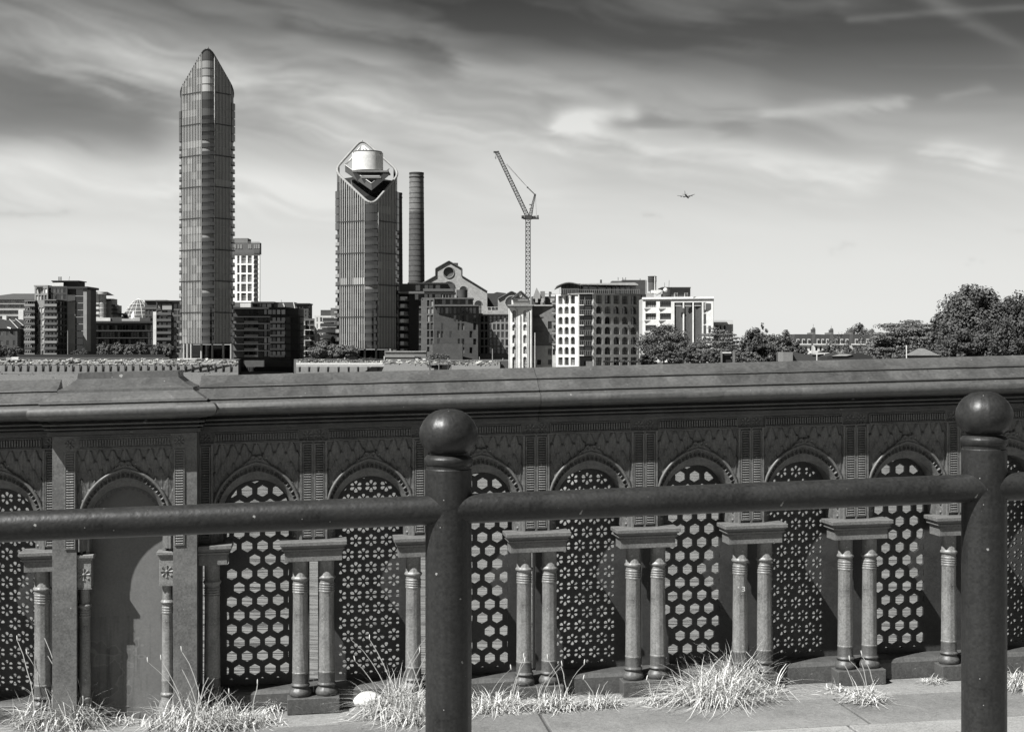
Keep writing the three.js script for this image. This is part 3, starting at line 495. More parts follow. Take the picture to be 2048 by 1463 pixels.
{ // scrub, stones and drift scattered over the banks
  const R = rng(77), g = new THREE.IcosahedronGeometry(1, 1), q = g.attributes.position; for (let i = 0; i < q.count; i++) { const k = .75 + .5 * hash2(Math.round(q.getX(i) * 50), Math.round(q.getY(i) * 50 + q.getZ(i) * 31)); q.setXYZ(i, q.getX(i) * k, q.getY(i) * k * .7, q.getZ(i) * k); } g.computeVertexNormals();
  const m = new THREE.InstancedMesh(g, mat(1, 1), 1500), M4 = new THREE.Matrix4(), Q = new THREE.Quaternion(); let n = 0;
  for (let i = 0; i < 1500; i++) {
    const leftSide = R() < .62, px = leftSide ? lerp(-30, 474, R()) : lerp(594, 1000, R()), f = R(), low = R() < .35; let d0; const L = leftSide ? [[-300, 640], [0, 602], [240, 594], [476, 588]] : [[592, 578], [760, 566], [1000, 512]]; for (let k = 1; k < L.length; k++) if (px <= L[k][0]) { d0 = lerp(L[k - 1][1], L[k][1], (px - L[k - 1][0]) / (L[k][0] - L[k - 1][0])); break; }
    const d = low ? d0 - 9 - 30 * f : d0 - (leftSide ? 7 : 4) * f, y = low ? EYE - lerp(8.35, 10.4, f) : lerp(GY, EYE - (leftSide ? 5.7 : 5), f), r = (low ? .12 : .2) + R() * R() * (low ? .3 : .5), v = low ? .05 + .25 * R() * R() : R() < .5 ? .05 + .06 * R() : .16 + .3 * R();
    M4.compose(V((px - CX) / F * d, y + r * .2, -d), Q.setFromAxisAngle(V(0, 1, 0), R() * 6), V(r * (1 + R()), r, r)); m.setMatrixAt(n, M4); m.setColorAt(n, gcol(v)); n++;
  }
  m.count = n; tagKind(m, 'bank_scrub', 'stuff'); m.userData.label = 'scattered scrub, stones and drift along the far bank'; m.userData.category = 'scrub';
}
// low walls, hedges and railings along the river walk
{
  const w1 = thing('river_wall', 'long dark hedge-topped wall along the river walk', 'wall', at(170, 719, 600)); wpart(w1, 'wall', pbox(-60, 338, 714, 721, 604, 1.2), M.quayDark, 4); wpart(w1, 'hedge_top', pbox(34, 330, 708.5, 714.2, 606, 2), M.hedge, 3); wpart(w1, 'path_edge', pbox(-60, 338, 720.8, 722.4, 602.8, .8), M.quay, 4);
  const w2 = thing('river_wall', 'white curved ramp wall at the foot of the tall tower', 'wall', at(372, 726, 592)); wpart(w2, 'wall', pbox(354, 400, 716, 725, 592, .6), M.white, 4); wpart(w2, 'ramp', pbox(338, 356, 720, 726, 591.5, .6), M.offwhite, 4); wpart(w2, 'dark_wall', pbox(401, 478, 718.6, 724, 592, 1), M.quayDark, 4); wpart(w2, 'handrail', pbox(396, 478, 717.2, 717.9, 591, .15), M.metal);
  const rk = rng(17);
  for (const [px, l] of [[144, 'heap of pale rubble by the river left of the shrubs'], [280, 'heap of pale rubble by the river below the round shrubs']]) {
    const t = thing('rubble_heap', l, 'rubble', at(px, 724, 594)); for (let i = 0; i < 26; i++) { const u = (rk() - .5) * 2, r = .35 + rk() * .5; const g = new THREE.IcosahedronGeometry(r, 0).scale(1, .8, 1).rotateY(rk() * 6); add(t, 'stone', g.translate(u * 3.2 + (px > 200 ? 1 : 0), .2 + (1 - Math.abs(u)) * 1.2 * rk(), 1 + rk() * 1.4), M.pale, 3); }
  }
  const van = thing('site_cabin', 'small white cabin at the left end of the river walk', 'cabin', at(28, 718, 598)); wpart(van, 'body', pbox(22, 36, 713.5, 719, 597, 2.4), M.white); wpart(van, 'annex', pbox(11, 21.5, 715, 718, 597, 2), M.offwhite);
  const q = thing('quay_wall', 'pale quay wall beside the creek below the second tower', 'wall', at(680, 728, 560)); wpart(q, 'coping', pbox(592, 770, 725.5, 728, 560.5, 2), M.white, 4); wpart(q, 'wall_face', pbox(592, 770, 728, 733, 560.2, 1.6), M.offwhite, 4); wpart(q, 'railing_bar', pbox(596, 760, 719.5, 720.2, 561, .12), M.metalDark); for (let px = 597; px < 760; px += 4.5) wpart(q, 'baluster', pbox(px, px + .7, 720.2, 725.4, 561, .12), M.metalDark);
  const cr = thing('quay_wall', 'dark timber quay along the shadowed creek mouth', 'wall', at(530, 730, 634)); wpart(cr, 'wall_face', pbox(484, 586, 733, 750, 633, 1), M.timber, 4); wpart(cr, 'ledge', pbox(470, 586, 728, 733.4, 636, 4), M.quayDark, 4); for (let px = 486; px < 585; px += 4.6) wpart(cr, 'plank', pbox(px, px + 3.4, 734, 749, 632.4, .5), M.vdark);  // wall and planks are set dark for the shade of the creek mouth
}

// ================================================================ the two glass towers
function bez(A, C, B, n = 7) { return [...Array(n)].map((_, i) => { const t = i / (n - 1), u = 1 - t; return [u * u * A[0] + 2 * u * t * C[0] + t * t * B[0], u * u * A[1] + 2 * u * t * C[1] + t * t * B[1]]; }); }
function prism(pts, y0, top, cap = true) {
  const pos = [], n = pts.length; const push = (...v) => v.forEach(p => pos.push(...p));
  for (let i = 0; i < n; i++) { const a = pts[i], b = pts[(i + 1) % n], ta = top(...a), tb = top(...b); push([a[0], y0, a[1]], [b[0], y0, b[1]], [b[0], tb, b[1]], [a[0], y0, a[1]], [b[0], tb, b[1]], [a[0], ta, a[1]]); }
  if (cap) for (let i = 1; i < n - 1; i++) { const q = [pts[0], pts[i], pts[i + 1]].map(p => [p[0], top(...p), p[1]]); push(...q); }
  const g = new THREE.BufferGeometry(); g.setAttribute('position', new THREE.Float32BufferAttribute(pos, 3)); g.computeVertexNormals(); g.setAttribute('uv', new THREE.BufferAttribute(new Float32Array(pos.length / 3 * 2), 2)); return g;
}
function clipTop(poly, f) { const out = []; for (let i = 0; i < poly.length; i++) { const p = poly[i], q = poly[(i + 1) % poly.length], a = f(p[0]) - p[1], b = f(q[0]) - q[1]; if (a >= 0) out.push(p); if ((a >= 0) !== (b >= 0)) { const t = a / (a - b); out.push([lerp(p[0], q[0], t), lerp(p[1], q[1], t)]); } } return out; }
function tower(o) {
  const R = rng(o.seed), t = thing(o.name, o.label, 'tower', V(o.F[0], GY, o.F[1]));
  const plane = (() => { const [a, b, c] = [o.L, o.F, o.R].map((p, i) => V(p[0], o.tops[i], p[1])), n = new THREE.Vector3().crossVectors(b.clone().sub(a), c.clone().sub(a)); return (x, z) => a.y - (n.x * (x - a.x) + n.z * (z - a.z)) / n.y; })();
  const mixp = (A, B, k) => { const l = Math.hypot(B[0] - A[0], B[1] - A[1]); return [A[0] + (B[0] - A[0]) * k / l, A[1] + (B[1] - A[1]) * k / l]; };
  const c = o.c, C = [o.L, o.F, o.R, o.K], arcs = C.map((q, i) => { const prev = C[(i + 3) % 4], next = C[(i + 1) % 4]; return bez(mixp(q, prev, c), q, mixp(q, next, c)); });
  const outline = arcs.flat();
  wpart(t, 'core', prism(outline, o.base, o.sunk ? (x, z) => Math.min(plane(x, z) - .3, o.sunk) : plane, true), GL.dark);
  const fp = o.floor;
  const face = (A, B, nf, seed, finM, mix) => {
    const len = Math.hypot(B[0] - A[0], B[1] - A[1]), dx = (B[0] - A[0]) / len, dz = (B[1] - A[1]) / len, beta = Math.atan2(-dz, dx), nx = -dz, nz = dx;
    const topU = u => plane(A[0] + dx * u, A[1] + dz * u) - GY, tmax = Math.max(topU(0), topU(len)), y0 = o.base - GY, r = rng(seed), SEG = 4, sw = len / SEG;
    const place = (m, u, y, off) => { m.position.set(A[0] + dx * u + nx * off - t.position.x, y, A[1] + dz * u + nz * off - t.position.z); m.rotation.y = beta; t.add(m); };
    const full = new THREE.BoxGeometry(sw - .02, fp - .3, .08), band = new THREE.BoxGeometry(len, .28, .16), bandThick = new THREE.BoxGeometry(len, .42, .9);
    for (let k = 0; y0 + k * fp < tmax; k++) {
      const ya = y0 + k * fp, yb = ya + fp, rowPick = r();
      for (let j = 0; j < SEG; j++) {
        const poly = clipTop([[j * sw, ya + .3], [(j + 1) * sw, ya + .3], [(j + 1) * sw, yb], [j * sw, yb]], topU); if (poly.length < 3) continue;
        const whole = topU(j * sw) >= yb && topU((j + 1) * sw) >= yb, pick = r();
        const m0 = o.bright && rowPick < o.bright ? [GL.pale, GL.mirror, GL.blindOrGlare][Math.floor(pick * 3)] : mix[Math.floor(pick * 6)];
        const m = new THREE.Mesh(whole ? full : new THREE.ExtrudeGeometry(shapeOf(poly), { depth: .08, bevelEnabled: false }), m0); m.name = 'window_band';
        if (whole) place(m, (j + .5) * sw, ya + .3 + (fp - .3) / 2, .05); else place(m, 0, 0, .01);
      }
      if (topU(0) > ya + .3 && topU(len) > ya + .3) { const th = k % 4 === 0, m = new THREE.Mesh(th ? bandThick : band, M.metalDark); m.name = 'floor_band'; place(m, len / 2, ya + .14, .1); }
    }
    for (let i = 0; i <= nf; i++) { const u = len * i / nf, h = topU(u) - y0; const m = new THREE.Mesh(new THREE.BoxGeometry(.2, h, .34), finM); m.name = 'fin'; place(m, u, y0 + h / 2, .3); }
  };
  const [aL, aF, aR] = arcs;
  face(aL[6], aF[0], o.fins[0], o.seed + 1, M.fin, o.litMixLeft); face(aF[6], aR[0], o.fins[1], o.seed + 2, M.fin, [GL.dark, GL.mid, GL.mid, GL.dark, GL.mid, GL.smoky]);  // left face glass is lightened to paint in the sky it reflects
  // rounded corners: curved glass above, balconies below
  const grow = (arc, ctr, k) => arc.map(([x, z]) => { const vx = x - ctr[0], vz = z - ctr[1], l = Math.hypot(vx, vz); return [x + vx / l * k, z + vz / l * k]; });
  const ribbonGeo = (arc, y0, y1, th) => { const n = arc.length, inn = grow(arc, o.ctr, -th), pos = []; const q = (a, b, c2, d) => pos.push(...a, ...b, ...c2, ...a, ...c2, ...d); for (let i = 0; i < n - 1; i++) { const A = arc[i], B = arc[i + 1], I = inn[i], J = inn[i + 1]; q([A[0], y0, A[1]], [B[0], y0, B[1]], [B[0], y1, B[1]], [A[0], y1, A[1]]); q([A[0], y1, A[1]], [B[0], y1, B[1]], [J[0], y1, J[1]], [I[0], y1, I[1]]); q([I[0], y0, I[1]], [J[0], y0, J[1]], [B[0], y0, B[1]], [A[0], y0, A[1]]); q([J[0], y0, J[1]], [I[0], y0, I[1]], [I[0], y1, I[1]], [J[0], y1, J[1]]); } const g = new THREE.BufferGeometry(); g.setAttribute('position', new THREE.Float32BufferAttribute(pos, 3)); g.computeVertexNormals(); g.setAttribute('uv', new THREE.BufferAttribute(new Float32Array(pos.length / 3 * 2), 2)); g.translate(-t.position.x, 0, -t.position.z); return g; };
  const ribbonTop = (arc, y0) => { const pos = []; for (let i = 0; i < arc.length - 1; i++) { const A = arc[i], B = arc[i + 1], ta = Math.max(plane(...A) - GY, y0), tb = Math.max(plane(...B) - GY, y0); pos.push(A[0], y0, A[1], B[0], y0, B[1], B[0], tb, B[1], A[0], y0, A[1], B[0], tb, B[1], A[0], ta, A[1]); } const g = new THREE.BufferGeometry(); g.setAttribute('position', new THREE.Float32BufferAttribute(pos, 3)); g.computeVertexNormals(); g.translate(-t.position.x, 0, -t.position.z); return g; };
  [aL, aF, aR].forEach((arc, ci) => {
    const out = grow(arc, o.ctr, ci === 1 ? .55 : .75), slabG = ribbonGeo(out, 0, .3, ci === 1 ? 2.0 : 2.4), balG = ribbonGeo(grow(arc, o.ctr, ci === 1 ? .5 : .7), .3, 1.55, .08), winG = ribbonGeo(grow(arc, o.ctr, .12), .28, fp, .1), ringG = ribbonGeo(grow(arc, o.ctr, .2), 0, .28, .3), gardenG = ribbonGeo(grow(arc, o.ctr, .8), .28, fp, .5);
    const topC = Math.min(plane(...arc[0]), plane(...arc[6])) - GY;
    for (let k = 0; ; k++) {
      const y = o.base - GY + k * fp, yw = y + GY; if (y + fp > topC) { const a2 = grow(arc, o.ctr, .12), tip = new THREE.Mesh(ribbonTop(a2, y + .2), GL.smoky); tip.name = 'corner_window'; t.add(tip); break; }
      const r = R();
      if (yw < o.balconyTop[ci]) { const s = new THREE.Mesh(slabG, M.metalDark); s.name = 'balcony'; s.position.y = y; t.add(s); const b = new THREE.Mesh(balG, ci === 1 ? GL.mid : r < .5 ? GL.pale : GL.smoky); b.name = 'balustrade'; s.add(b); if (ci === 1) { const w = new THREE.Mesh(winG, r < .15 ? GL.curtain : GL.dark); w.name = 'corner_window'; w.position.y = y; t.add(w); } }
      else { const gd = ci !== 1 && yw < o.balconyTop[ci] + fp * 5; const w = new THREE.Mesh(gd ? gardenG : winG, gd ? GL.smoky : o.cornerGlare && yw > o.cornerGlare && ci === 1 ? (r < .6 ? GL.blindOrGlare : GL.pale) : r < .4 ? GL.smoky : GL.mid); w.name = 'corner_window'; w.position.y = y; t.add(w); const ring = new THREE.Mesh(ringG, M.metalDark); ring.name = 'floor_band'; ring.position.y = y; t.add(ring); }  // top corner panes: pale tones painted in for reflected light
    }
  });
  return { t, plane, arcs, outline };
}
const bankY = py => (d => EYE - (py - HOR) / F * d);
{
  // tall tower, highest at the corner towards the river
  const L = Wp(355.5, 608.5), Fc = Wp(414.5, 597), Rr = Wp(472, 608.5), K = Wp(413, 620);
  const Y = (py, d) => EYE - (py - HOR) / F * d;
  const T1 = tower({ name: 'glass_tower', label: 'tallest tower, slender dark glass with fins and a pointed sloping top', seed: 100, L, F: Fc, R: Rr, K, ctr: [(L[0] + Rr[0]) / 2, (L[1] + Rr[1]) / 2], tops: [Y(188, 608), Y(88, 597), Y(188, 608)], c: 3.3, base: Y(688, 600), floor: 3.04, fins: [12, 11], balconyTop: [Y(300, 608), Y(238, 600), Y(300, 608)], cornerGlare: Y(190, 600), bright: .16, litMixLeft: [GL.smoky, GL.smoky, GL.pale, GL.pale, GL.smoky, GL.mirror] });
  // rim along the slanted top
  const rim = []; const o = T1.outline; for (let i = 0; i < o.length; i++) { const a = o[i], b = o[(i + 1) % o.length]; rim.push(bar(V(a[0], T1.plane(...a) + .1, a[1]), V(b[0], T1.plane(...b) + .1, b[1]), .4, 6)); }
  wpart(T1.t, 'roof_rim', mg(rim), M.rimDark);
  for (const px of [367.5, 374.5, 382, 402.5, 424, 446, 462]) wpart(T1.t, 'ground_column', (() => { const p = at(px, 700, 602); return new THREE.CylinderGeometry(.42, .42, Y(687, 600) - GY, 10).translate(p.x, (Y(687, 600) + GY) / 2, p.z); })(), px < 410 ? M.offwhite : M.pale);
  wpart(T1.t, 'lobby', prism([Wp(370, 609), Wp(414, 601), Wp(460, 609), Wp(414, 617)], GY, () => Y(689, 600)), GL.black);
  wpart(T1.t, 'lightning_rod', bar(V(Fc[0], Y(97, 599), -599), V(Fc[0], Y(93.5, 599), -599), .1), M.metalDark);
  // second tower, its top cut away towards the river, a white drum on the roof
  const L2 = Wp(668, 599.5), F2 = Wp(743.5, 589), R2 = Wp(800, 603), K2 = Wp(724.5, 613.5), ctr2 = [(L2[0] + R2[0] + F2[0] + K2[0]) / 4, (L2[1] + R2[1] + F2[1] + K2[1]) / 4];
  const T2 = tower({ name: 'glass_tower', label: 'shorter glass tower with a diamond-shaped open crown and white roof drum', seed: 200, L: L2, F: F2, R: R2, K: K2, ctr: ctr2, tops: [Y(341, 599), Y(412, 589), Y(346, 603)], c: 3.4, base: Y(698, 592), floor: 3.05, fins: [11, 11], balconyTop: [Y(465, 599), Y(457, 590), Y(465, 603)], bright: .05, litMixLeft: [GL.mid, GL.smoky, GL.smoky, GL.mid, GL.mid, GL.smoky], sunk: Y(374, 598) });
  const o2 = T2.outline, rim2 = []; for (let i = 0; i < o2.length; i++) { const a = o2[i], b = o2[(i + 1) % o2.length]; rim2.push(bar(V(a[0], T2.plane(...a) + .1, a[1]), V(b[0], T2.plane(...b) + .1, b[1]), .5, 7)); }
  wpart(T2.t, 'crown_rim', mg(rim2), M.pale);
  // inside the crown: terrace walls stepping down to the river, a slim inner frame, the drum, struts
  const inner = (k, dy) => [L2, F2, R2, K2].map(p => { const x = lerp(ctr2[0], p[0], k), z = lerp(ctr2[1], p[1], k); return V(x, T2.plane(x, z) + dy, z); });
  const I = inner(.86, -1.3);
  const sg = new THREE.BufferGeometry(); { const q = inner(.93, -1.9); sg.setAttribute('position', new THREE.Float32BufferAttribute([q[0], q[1], q[2], q[0], q[2], q[3]].flatMap(v => [v.x, v.y, v.z]), 3)); sg.computeVertexNormals(); sg.setAttribute('uv', new THREE.BufferAttribute(new Float32Array(12), 2)); }
  wpart(T2.t, 'sloping_terrace', (() => { const q = inner(.9, -3.2), p = [[q[0].x, q[0].z], [q[1].x, q[1].z], [q[2].x, q[2].z], [q[3].x, q[3].z]]; return prism(p, Y(405, 590), (x, z) => Math.min(T2.plane(x, z) - 3.2, Y(343, 598))); })(), GL.mid);
  const deckY = Y(342, 597), mids = (a, b, t2) => a.clone().lerp(b, t2);
  wpart(T2.t, 'inner_frame', mg([bar(at(689, 329, 598), at(743, 366.5, 591.5), .22), bar(at(743, 366.5, 591.5), at(778, 337, 600), .22), bar(at(689, 329, 598), at(704, 318, 603), .22)]), M.metal);
  wpart(T2.t, 'terrace_glass', (() => { const a = at(690, 330, 598.2), b = at(743, 367, 591.7), c2 = at(777, 338, 600.2), dn = 2.6, pos = []; for (const [p, q] of [[a, b], [b, c2]]) pos.push(p.x, p.y - .2, p.z, p.x, p.y - dn, p.z, q.x, q.y - dn, q.z, p.x, p.y - .2, p.z, q.x, q.y - dn, q.z, q.x, q.y - .2, q.z); const g = new THREE.BufferGeometry(); g.setAttribute('position', new THREE.Float32BufferAttribute(pos, 3)); g.computeVertexNormals(); g.setAttribute('uv', new THREE.BufferAttribute(new Float32Array(pos.length / 3 * 2), 2)); return g; })(), GL.smoky);
  wpart(T2.t, 'roof_deck', mg([pbox(704, 776, 340.5, 343.5, 593.5, 12), pbox(722, 762, 352, 356, 592.5, 6)]), M.stoneMid);
  const drumC = at(735, 324, 601), dr = 31 * PXM(601);
  const drum = wpart(T2.t, 'roof_drum', new THREE.CylinderGeometry(dr, dr, 36 * PXM(601), 22).translate(drumC.x, drumC.y, drumC.z), mat(.62, .6, 'wall'));
  for (let i = 0; i < 22; i++) { const a = i / 22 * Math.PI * 2; const q = bx(-.06, .06, -18 * PXM(601), 18 * PXM(601), -.03, .05).translate(0, 0, dr * .99).rotateY(a).translate(drumC.x, drumC.y, drumC.z); wpart(T2.t, 'drum_seam', q, M.stoneMid); }
  wpart(T2.t, 'drum_ring', new THREE.CylinderGeometry(dr * .93, dr * .93, .5, 22).translate(drumC.x, drumC.y + 18 * PXM(601) + .26, drumC.z), M.dark);
  wpart(T2.t, 'drum_gantry', mg([bar(at(706, 305.5, 598), at(762, 307.5, 598), .22), bar(at(762, 303, 598), at(762, 308, 598), .15)]), M.metalDark);
  wpart(T2.t, 'crown_strut', mg([bar(at(725, 292, 608), at(724, 303, 606), .4), bar(at(724, 303, 606), at(715, 306, 604), .3), bar(at(725, 292, 608), at(733, 305, 604), .4), bar(at(727, 292, 608), at(742, 304, 604), .35), bar(at(720, 294, 608), at(694, 327, 602), .25)]), M.white);
  for (const px of [729.5, 752, 690, 781]) wpart(T2.t, 'ground_column', (() => { const p = at(px, 700, 594.5); return new THREE.CylinderGeometry(.42, .42, Y(697, 592) - GY, 10).translate(p.x, (Y(697, 592) + GY) / 2, p.z); })(), M.pale);
  wpart(T2.t, 'lobby', prism([Wp(690, 600), Wp(742, 594), Wp(786, 601), Wp(730, 610)], GY, () => Y(699, 592)), GL.black);
  wpart(T2.t, 'lightning_rod', bar(at(724.5, 285, 612), at(724.5, 280.5, 612), .12), M.metalDark);
}

// ================================================================ buildings of the far bank
const boxCache = new Map();
function sharedBox(w, h, d) { const k = [w, h, d].map(v => v.toFixed(2)).join(); if (!boxCache.has(k)) boxCache.set(k, new THREE.BoxGeometry(w, h, d)); return boxCache.get(k); }
// A wall with real openings between two plan points A and B (each [picture column, distance]); openings given as picture columns and rows; behind each opening a pane of its own.
function facade(t, A, B, pyTop, pyBot, cols, rows, wallM, o = {}) {
  const { arch = 0, th = .4, glassMix = glMix, seed = 1, bars = null, barM = M.offwhite, skip = () => false, name = 'wall', tile = 6, sill = null, archRows = null, base } = o;
  const P0 = Wp(...A), P1 = Wp(...B), len = Math.hypot(P1[0] - P0[0], P1[1] - P0[1]), dx = (P1[0] - P0[0]) / len, dz = (P1[1] - P0[1]) / len, beta = Math.atan2(-dz, dx), nx = -dz, nz = dx, dm = (A[1] + B[1]) / 2, R = rng(seed * 77 + 5);
  const U = px => { const k = (px - CX) / F; return -(P0[0] + k * P0[1]) / (dx + k * dz); }, Y = py => EYE - (py - HOR) / F * dm, y0 = base ?? Y(pyBot), y1 = Y(pyTop);
  const s = shapeOf([[0, 0], [len, 0], [len, y1 - y0], [0, y1 - y0]]), wins = [];
  rows.forEach(([ra, rb], ri) => cols.forEach(([ca, cb], ci) => {
    if (skip(ri, ci)) return; const u0 = U(ca), u1 = U(cb), v0 = Y(rb) - y0, v1 = Y(ra) - y0, a = archRows ? archRows(ri) : arch, h = (u1 - u0) * a;
    const pts = [[u0, v0], [u1, v0], [u1, v1 - h]]; if (h) for (let i = 1; i < 8; i++) { const q = Math.PI * i / 8; pts.push([(u0 + u1) / 2 + (u1 - u0) / 2 * Math.cos(q), v1 - h + h * Math.sin(q)]); } pts.push([u0, v1 - h]); if (!h) { pts.pop(); pts[2] = [u1, v1]; pts.push([u0, v1]); }
    s.holes.push(pathOf(pts)); wins.push([(u0 + u1) / 2, (v0 + v1) / 2, u1 - u0, v1 - v0]);
  }));
  const g = uvBox(new THREE.ExtrudeGeometry(s, { depth: th, bevelEnabled: false }).translate(0, 0, -th), tile);
  const place = (m, u, v, w) => { m.position.set(P0[0] + dx * u + nx * w - t.position.x, y0 + v - t.position.y, P0[1] + dz * u + nz * w - t.position.z); m.rotation.y = beta; };
  const wall = new THREE.Mesh(g, wallM); wall.name = name; place(wall, 0, 0, 0); t.add(wall);
  for (const [u, v, w, h] of wins) {
    const m = new THREE.Mesh(sharedBox(w + .12, h + .12, .06), glassMix[Math.floor(R() * glassMix.length)]); m.name = 'window'; place(m, u, v, -th - .035); t.add(m);
    if (bars) { const [nb, nh, bw] = bars, k = 'bars' + w.toFixed(2) + h.toFixed(2) + nb + nh; if (!boxCache.has(k)) { const q = []; for (let i = 1; i <= nb; i++) q.push(bx(-w / 2 + w * i / (nb + 1) - bw / 2, -w / 2 + w * i / (nb + 1) + bw / 2, -h / 2, h / 2, -.03, .03)); for (let i = 1; i <= nh; i++) q.push(bx(-w / 2, w / 2, -h / 2 + h * i / (nh + 1) - bw / 2, -h / 2 + h * i / (nh + 1) + bw / 2, -.025, .025)); boxCache.set(k, mg(q)); } const b = new THREE.Mesh(boxCache.get(k), barM); b.name = 'glazing_bar'; b.position.z = .07; m.add(b); }
    if (sill) { const q = new THREE.Mesh(sharedBox(w + .3, .22, .3), sill); q.name = 'sill'; q.position.set(0, -h / 2 - .05, th + .1); m.add(q); }
  }
  return { U, Y, place, len, beta, wall };
}
const span = (a, b, n, fill = .7) => [...Array(n)].map((_, i) => { const w = (b - a) / n, c = a + w * (i + .5); return [c - w * fill / 2, c + w * fill / 2]; });
const bt = (name, label, px, d, cat = 'building', group) => thing(name, label, cat, V((px - CX) / F * d, GY, -d), group);
const gp = (a, b, c, d, e) => ({ a, b, c, d, e });
function roofPrism(px0, px1, pyEave, pyRidge, d, depth, rin0 = 0, rin1 = 0) {   // ridge parallel to the picture, hipped by rin pixels at each end
  const a = at(px0, pyEave, d), b = at(px1, pyEave, d), r0 = at(px0 + rin0, pyRidge, d), r1 = at(px1 - rin1, pyRidge, d), zb = a.z - depth, zm = a.z - depth / 2;
  const P = [[a.x, a.y, a.z], [b.x, b.y, b.z], [b.x, b.y, zb], [a.x, a.y, zb], [r0.x, r0.y, zm], [r1.x, r1.y, zm]];
  const f = [[0, 1, 5], [0, 5, 4], [1, 2, 5], [2, 3, 4], [2, 4, 5], [3, 0, 4], [0, 2, 1], [0, 3, 2]], pos = f.flatMap(t => t.flatMap(i => P[i])); const g = new THREE.BufferGeometry(); g.setAttribute('position', new THREE.Float32BufferAttribute(pos, 3)); g.computeVertexNormals(); g.setAttribute('uv', new THREE.BufferAttribute(new Float32Array(pos.length / 3 * 2), 2)); return g;
}
const gable = (pts, d, depth) => { const s = shapeOf(pts.map(([px, py]) => { const p = at(px, py, d); return [p.x, p.y]; })); return new THREE.ExtrudeGeometry(s, { depth, bevelEnabled: false }).translate(0, 0, -d - depth); };

{ // left edge: long block with a dark hipped roof
  const t = bt('apartment_block', 'long pale block with a dark hipped roof at the left edge', 35, 820); facade(t, [-60, 820], [84, 820], 598, gpy(820), span(-60, 84, 13, .62), [[601, 605], [609, 615], [621, 627], [633, 639], [645, 651]], M.pale, { seed: 2, th: .3 });
  wpart(t, 'body', pbox(-60, 84, 598.5, gpy(820), 820.5, 18), M.stoneMid); wpart(t, 'roof', roofPrism(-64, 92, 598.5, 585.5, 819, 20, 77, 10), M.slate); wpart(t, 'white_bay', pbox(36, 46, 620, 645, 818, 1.5), M.white); for (let k = 0; k < 4; k++) wpart(t, 'balcony', pbox(-60, 84, 606.5 + k * 12, 608 + k * 12, 819, 1), M.offwhite);
}
{ // gabled houses in front of it
  const t = bt('gabled_house', 'dark house with pale gable edges at the far left', 12, 760, 'house'); facade(t, [-30, 760], [34, 760], 656, gpy(760), span(-30, 34, 5, .4), [[662, 670], [680, 690]], M.brickDark, { seed: 3, th: .3 }); wpart(t, 'body', pbox(-30, 34, 656.5, gpy(760), 760.4, 9), M.brickDark); wpart(t, 'roof', gable([[-30, 657], [-6, 636], [18, 642], [34, 657]], 759.4, 10), M.slate); wpart(t, 'chimney', pbox(4, 12, 631, 645, 763, 2), M.white); wpart(t, 'gable_edge', mg([bar(at(18, 638, 759), at(35, 656, 759), .3), bar(at(14, 655, 759), at(21, 657, 759), .5)]), M.white);
  const t2 = bt('gabled_house', 'second dark gabled house partly behind the balconied block', 40, 768, 'house'); wpart(t2, 'body', pbox(20, 60, 652, gpy(768), 768, 9), M.brickDark); wpart(t2, 'roof', gable([[18, 652], [32, 638], [60, 652]], 767.4, 10), M.slate); wpart(t2, 'gable_edge', bar(at(30, 637, 767), at(46, 651, 767), .28), M.white); facade(t2, [20, 767.9], [60, 767.9], 653, gpy(768), span(20, 60, 3, .4), [[662, 670], [680, 688]], M.brickDark, { th: .3, seed: 4 });
}
